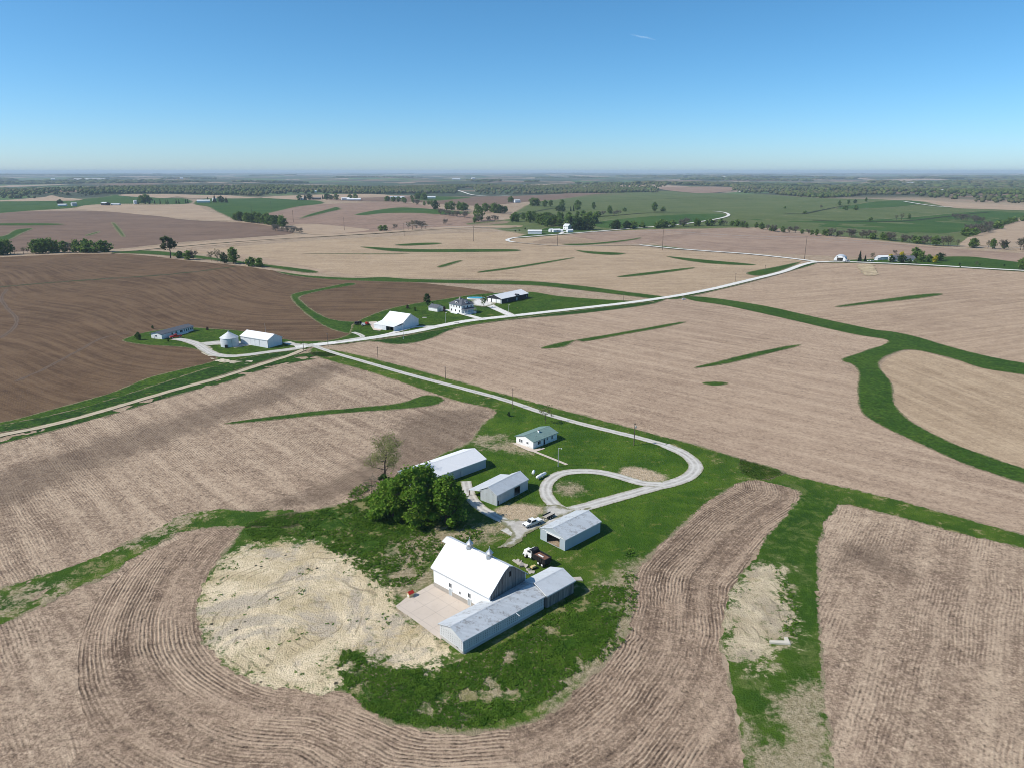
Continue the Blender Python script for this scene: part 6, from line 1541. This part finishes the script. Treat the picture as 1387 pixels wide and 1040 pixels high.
# ------------------------------------------------------------------ hoop shed corner on the right
def shed_at(name, label, cat, px, w, l, he, rise, rz, roofm, wallm, lvl=5, door=True, **kw):
    p = at(*px)
    return building(name, label, cat, (p, rz, l, w, 1), he, rise, roofm, wallm, .3, .3, lvl=lvl, holes=[('front', w * .25, w * .75, 0, he * .95)] if door else (), **kw)
p = at(1143.5, 354.6); T = thing('hoop_shed', 'white hoop fronted shed with dark opening at the road bend', 'shed', (p[0], p[1] + 10, gz(p, 6)), R(62))
ring = [(6.2 * math.cos(a), 5.4 * math.sin(a) ** .8) for a in np.linspace(0, math.pi, 17)]
q = MB(); inn = [(x * .985, z * .985) for x, z in ring]; q.prism(ring + inn[::-1], -9, 9, 'x'); q.build('hoop_roof', m_groof2, T)
q = MB(); hole = [(-2.9, -.1), (-2.9, 3.3), (2.9, 3.3), (2.9, -.1)]
for s in (-9.0, 8.8):
    if s > 0: q.prism(inn, s, s + .15, 'x')
    else:
        q.prism([p_ for p_ in inn if p_[0] <= -2.9][::-1] + [(-2.9, 0)], s, s + .15, 'x'); q.prism([p_ for p_ in inn if p_[0] >= 2.9] + [(2.9, 0)], s, s + .15, 'x')
        q.prism([(-2.9, 3.3)] + [(2.9, 3.3)] + [p_ for p_ in inn if abs(p_[0]) < 2.9], s, s + .15, 'x')
q.build('end_wall', m_white, T)
pickup((1143.5, 356.5), (1149.5, 356), 'white pickup truck standing before the hoop shed', m_white, m_dsteel, lvl=8, s=1.3)
for k, (x, y, lab) in enumerate(((1177.5, 355, 'left white car parked under the bare tree'), (1181, 355.2, 'right white car parked under the bare tree'))):
    p = at(x, y); T = thing('parked_car', lab, 'car', (p[0], p[1], gz(p, 6)), .2); car_parts(T, m_white)
building('grey_house', 'low house with grey roof among the dark and yellow trees', 'house', (at(1221, 354), R(-5), 24., 12., 1), 3., 2.4, m_gshin, m_white, .5, .4, windows=[('near', 5, 7, 1, 2.2), ('near', 15, 17, 1, 2.2)], doors=[('near', 10, 11.2, 0, 2.2, m_trim)], lvl=5)
shed_at('white_shed', 'low white shed left of the yellow flowering trees', 'shed', (1196, 352), 7, 13, 2.8, 1.3, R(8), m_wroof, m_wwall, door=False)
shed_at('white_shed', 'tiny white outbuilding left of the low white shed', 'shed', (1188, 353), 4, 5, 2.4, 1., R(30), m_wroof, m_wwall, door=False)
# wooded farm in the middle distance
shed_at('metal_shed', 'white roofed shed with a blue end wall at the wooded farm', 'shed', (724.5, 317.5), 11, 22, 4.2, 1.8, R(175), m_wroof, m_wwall, door=False, frontm=m_bluew)
p = at(768.5, 312); building('farmhouse', 'tall white house with steep roof under the trees of the wooded farm', 'house', (p, R(130), 12., 9., -1), 6.0, 3.6, m_groof2, m_white, .4, .3, windows=[('near', 2, 3, 1, 2.4), ('near', 8, 9, 1, 2.4), ('near', 2, 3, 4, 5.3), ('near', 8, 9, 4, 5.3), ('front', 4, 5, 4, 5.3)], lvl=5)
for (x, y, w, l, r, lab) in ((746.3, 314.5, 5, 7, 40, 'small white shed left of the white farm shed in the trees'), (753.5, 314.8, 7, 13, 20, 'white farm shed in front of the tall house in the trees'), (771.5, 315.3, 6, 10, 25, 'low white garage right of the tall house in the trees'), (761, 315.5, 3, 3, 0, 'tiny white hut between the sheds of the wooded farm')):
    shed_at('farm_shed', lab, 'shed', (x, y), w, l, 3., 1.6, R(180 + r), m_wroof, m_wwall, door=False)
# farther farms
for (x, y, w, l, he, r, roof, wl, lab) in (
    (85, 280, 10, 20, 3.5, 15, m_wroof, m_wwall, 'long white shed of the small farm on the left skyline field'),
    (100.5, 279.5, 11, 12, 6, 50, m_groof, m_gwall, 'square grey barn right of the long white shed at far left'),
    (143, 278.5, 13, 22, 5, 150, m_groof2, m_char, 'dark ended barn at the head of the beige field'),
    (157, 278.5, 8, 24, 3, 178, m_groof2, m_gwall, 'low grey shed right of the dark ended barn'),
    (183.5, 277.2, 7, 7, 9, 40, m_groof2, m_wwall, 'tall narrow grey building at the left end of the windbreak'),
    (276, 275, 14, 38, 5, 20, m_wroof, m_wwall, 'large white shed at the left of the far evergreens'),
    (290.5, 273, 8, 10, 8, 60, m_wroof, m_wwall, 'white house half hidden behind the far evergreens'),
    (409, 271.6, 10, 14, 5, 30, m_wroof, m_wwall, 'white building under a tree at the left end of the ridge farm'),
    (429, 271, 12, 30, 4, 175, m_gshin, m_char, 'dark long building in the middle of the ridge farm'),
    (468, 271.5, 12, 26, 5, 20, m_wroof, m_wwall, 'white shed right of the ridge farm trees'),
    (479.5, 272, 12, 46, 4, 2, m_wroof, m_wwall, 'longest white shed at the right end of the ridge farm'),
    (426.5, 261.5, 10, 14, 7, 30, m_wroof, m_wwall, 'white house in the edge of the wood above the ridge farm'),
    (535, 269.5, 12, 34, 5, 10, m_groof2, m_wwall, 'pale roofed shed of the far farm before the dusty road'),
    (545, 269.8, 10, 12, 6, 40, m_wroof, m_wwall, 'small white barn of the far farm before the dusty road'),
    (584.5, 269.5, 12, 28, 5, 5, m_wroof, m_wwall, 'white shed alone on the brown field by the dusty road'),
    (700, 275, 12, 18, 6, 30, m_groof2, m_wwall, 'small white farmhouse beyond the copse'),
    (645, 259.8, 10, 12, 7, 30, m_wroof, m_wwall, 'white house in the trees right of the dusty road'),
    (792, 255, 14, 26, 6, 10, m_wroof, m_wwall, 'white building deep in the woods at the middle'),
    (1227, 249.5, 18, 60, 7, 0, m_wroof, m_wwall, 'left long white shed in the right hand woods'),
    (1235, 249.5, 18, 44, 7, 0, m_wroof, m_wwall, 'second long white shed in the right hand woods'),
    (1254, 249.5, 14, 30, 7, 0, m_wroof, m_wwall, 'third small white shed in the right hand woods'),
    (1259, 249.4, 10, 16, 6, 0, m_wroof, m_wwall, 'smallest white shed in the right hand woods'),
    (1275, 260.5, 14, 36, 5, 5, m_wroof, m_wwall, 'pale farm building in the clearing of the right hand woods'),
    (72, 244.6, 22, 40, 12, 20, m_wroof, m_wwall, 'white farm on the hazy plain at far left'),
    (122, 245.4, 40, 300, 9, 2, m_wroof, m_wwall, 'very long white shed on the hazy plain at far left'),
    (246, 243.4, 20, 34, 16, 30, m_wroof, m_wwall, 'bright white house on the hazy plain left of centre'),
    (618, 244, 24, 90, 9, 0, m_wroof, m_wwall, 'white shed on the hazy plain above the dusty road'),
    (641, 244.4, 24, 40, 18, 30, m_wroof, m_wwall, 'white tall building on the hazy plain above the dusty road'),
    (980, 242, 24, 50, 14, 10, m_wroof, m_wwall, 'white building on the hazy plain right of centre')):
    p = at(x, y)
    building('farm_building', lab, 'building', (p, R(180 + r), l, w, 1 if r < 90 else -1), he, w * .18, roof, wl, .3, .3, t=.3, lvl=5)

# ------------------------------------------------------------------ sky, sun, haze, camera
ELEV, AZ = 43., 192.5      # sun height, and its direction measured from +x
w = bpy.data.worlds.new('World'); SC.world = w; w.use_nodes = True
nt = w.node_tree; bg = nt.nodes['Background']
sky = nt.nodes.new('ShaderNodeTexSky'); sky.sky_type = 'NISHITA'; sky.sun_disc = False
sky.sun_elevation = R(ELEV); sky.sun_rotation = R(90 - AZ)
sky.altitude = 3000; sky.air_density = 1.0; sky.dust_density = 5.; sky.ozone_density = 7.5
hs = nt.nodes.new('ShaderNodeHueSaturation'); hs.inputs['Saturation'].default_value = 1.10; hs.inputs['Hue'].default_value = .486; hs.inputs['Value'].default_value = 1.06
nt.links.new(sky.outputs[0], hs.inputs['Color']); nt.links.new(hs.outputs[0], bg.inputs['Color']); bg.inputs['Strength'].default_value = .14
sd = bpy.data.lights.new('sun', 'SUN'); sd.energy = 5.0; sd.angle = R(.53); sd.color = (1., .945, .86)
so = bpy.data.objects.new('sun', sd); C.objects.link(so)
import mathutils
v = mathutils.Vector((math.cos(R(ELEV)) * math.cos(R(AZ)), math.cos(R(ELEV)) * math.sin(R(AZ)), math.sin(R(ELEV))))
so.rotation_euler = v.to_track_quat('Z', 'Y').to_euler(); so.location = (0, 0, 200)

hm = bpy.data.materials.new('haze'); hm.use_nodes = True; ht = hm.node_tree; ht.nodes.clear()
out = ht.nodes.new('ShaderNodeOutputMaterial'); pv = ht.nodes.new('ShaderNodeVolumePrincipled')
pv.inputs['Color'].default_value = (.72, .88, 1., 1); pv.inputs['Density'].default_value = HAZE = 5.6e-5; pv.inputs['Anisotropy'].default_value = .0
ht.links.new(pv.outputs[0], out.inputs['Volume'])
hb_ = MB().box(-52000, 52000, -52000, 52000, -75, 125).build('haze', hm); tag(hb_, 'thin bluish summer haze over the whole countryside', 'haze', kind='stuff')

def wisp():
    n = NT('thin_cloud'); n.done((.85, .88, .9), 1.)
    t = n.new('ShaderNodeBsdfTransparent'); m = n.new('ShaderNodeMixShader'); m.inputs[0].default_value = .035
    tl = n.new('ShaderNodeBsdfTranslucent'); ad = n.new('ShaderNodeAddShader'); n.t.links.new(n.b.outputs[0], ad.inputs[0]); n.t.links.new(tl.outputs[0], ad.inputs[1]); tl.inputs['Color'].default_value = (.85, .88, .9, 1)
    n.t.links.new(t.outputs[0], m.inputs[1]); n.t.links.new(ad.outputs[0], m.inputs[2]); n.t.links.new(m.outputs[0], n.n['Material Output'].inputs['Surface'])
    g = np.random.default_rng(4); V = []; Fc = []
    for i in range(16):
        t_ = i / 15; c = np.array([(t_ - .5) * 430, g.uniform(-40, 40), -(t_ - .5) * 110 - 30 * math.sin(t_ * 6) * .4 + g.uniform(-8, 8)])
        s = np.array([g.uniform(40, 75), 30, g.uniform(7, 13)]) * (.5 + math.sin(math.pi * t_) * .7); Fc.append(IF + len(IV) * i); V.append(IV * s + c)
    me = mesh_np('cloud', np.concatenate(V), np.concatenate(Fc), n.m, True); d = 15000.
    o = link('cloud', me, None, (.168 * d, d, CAMH + d * .165)); tag(o, 'tiny thin wisp of white cloud high in the blue sky', 'cloud')
wisp()

cam = bpy.data.cameras.new('camera'); co = bpy.data.objects.new('camera', cam); C.objects.link(co); SC.camera = co
cam.sensor_width = 36; cam.lens = 36 * F / 1387; cam.clip_start = .5; cam.clip_end = 150000
co.location = (0, 0, CAMH); co.rotation_euler = (math.pi / 2 - PITCH, 0, 0)
SC.view_settings.view_transform = 'Standard'; SC.view_settings.look = 'None'; SC.view_settings.exposure = 0; SC.view_settings.gamma = 1
SC.cycles.max_bounces = 6; SC.cycles.diffuse_bounces = 2; SC.cycles.glossy_bounces = 2; SC.cycles.volume_bounces = 0; SC.cycles.transparent_max_bounces = 32
SC.cycles.pixel_filter_type = 'BLACKMAN_HARRIS'; SC.cycles.filter_width = .95
SC.cycles.use_adaptive_sampling = True; SC.cycles.adaptive_threshold = .015
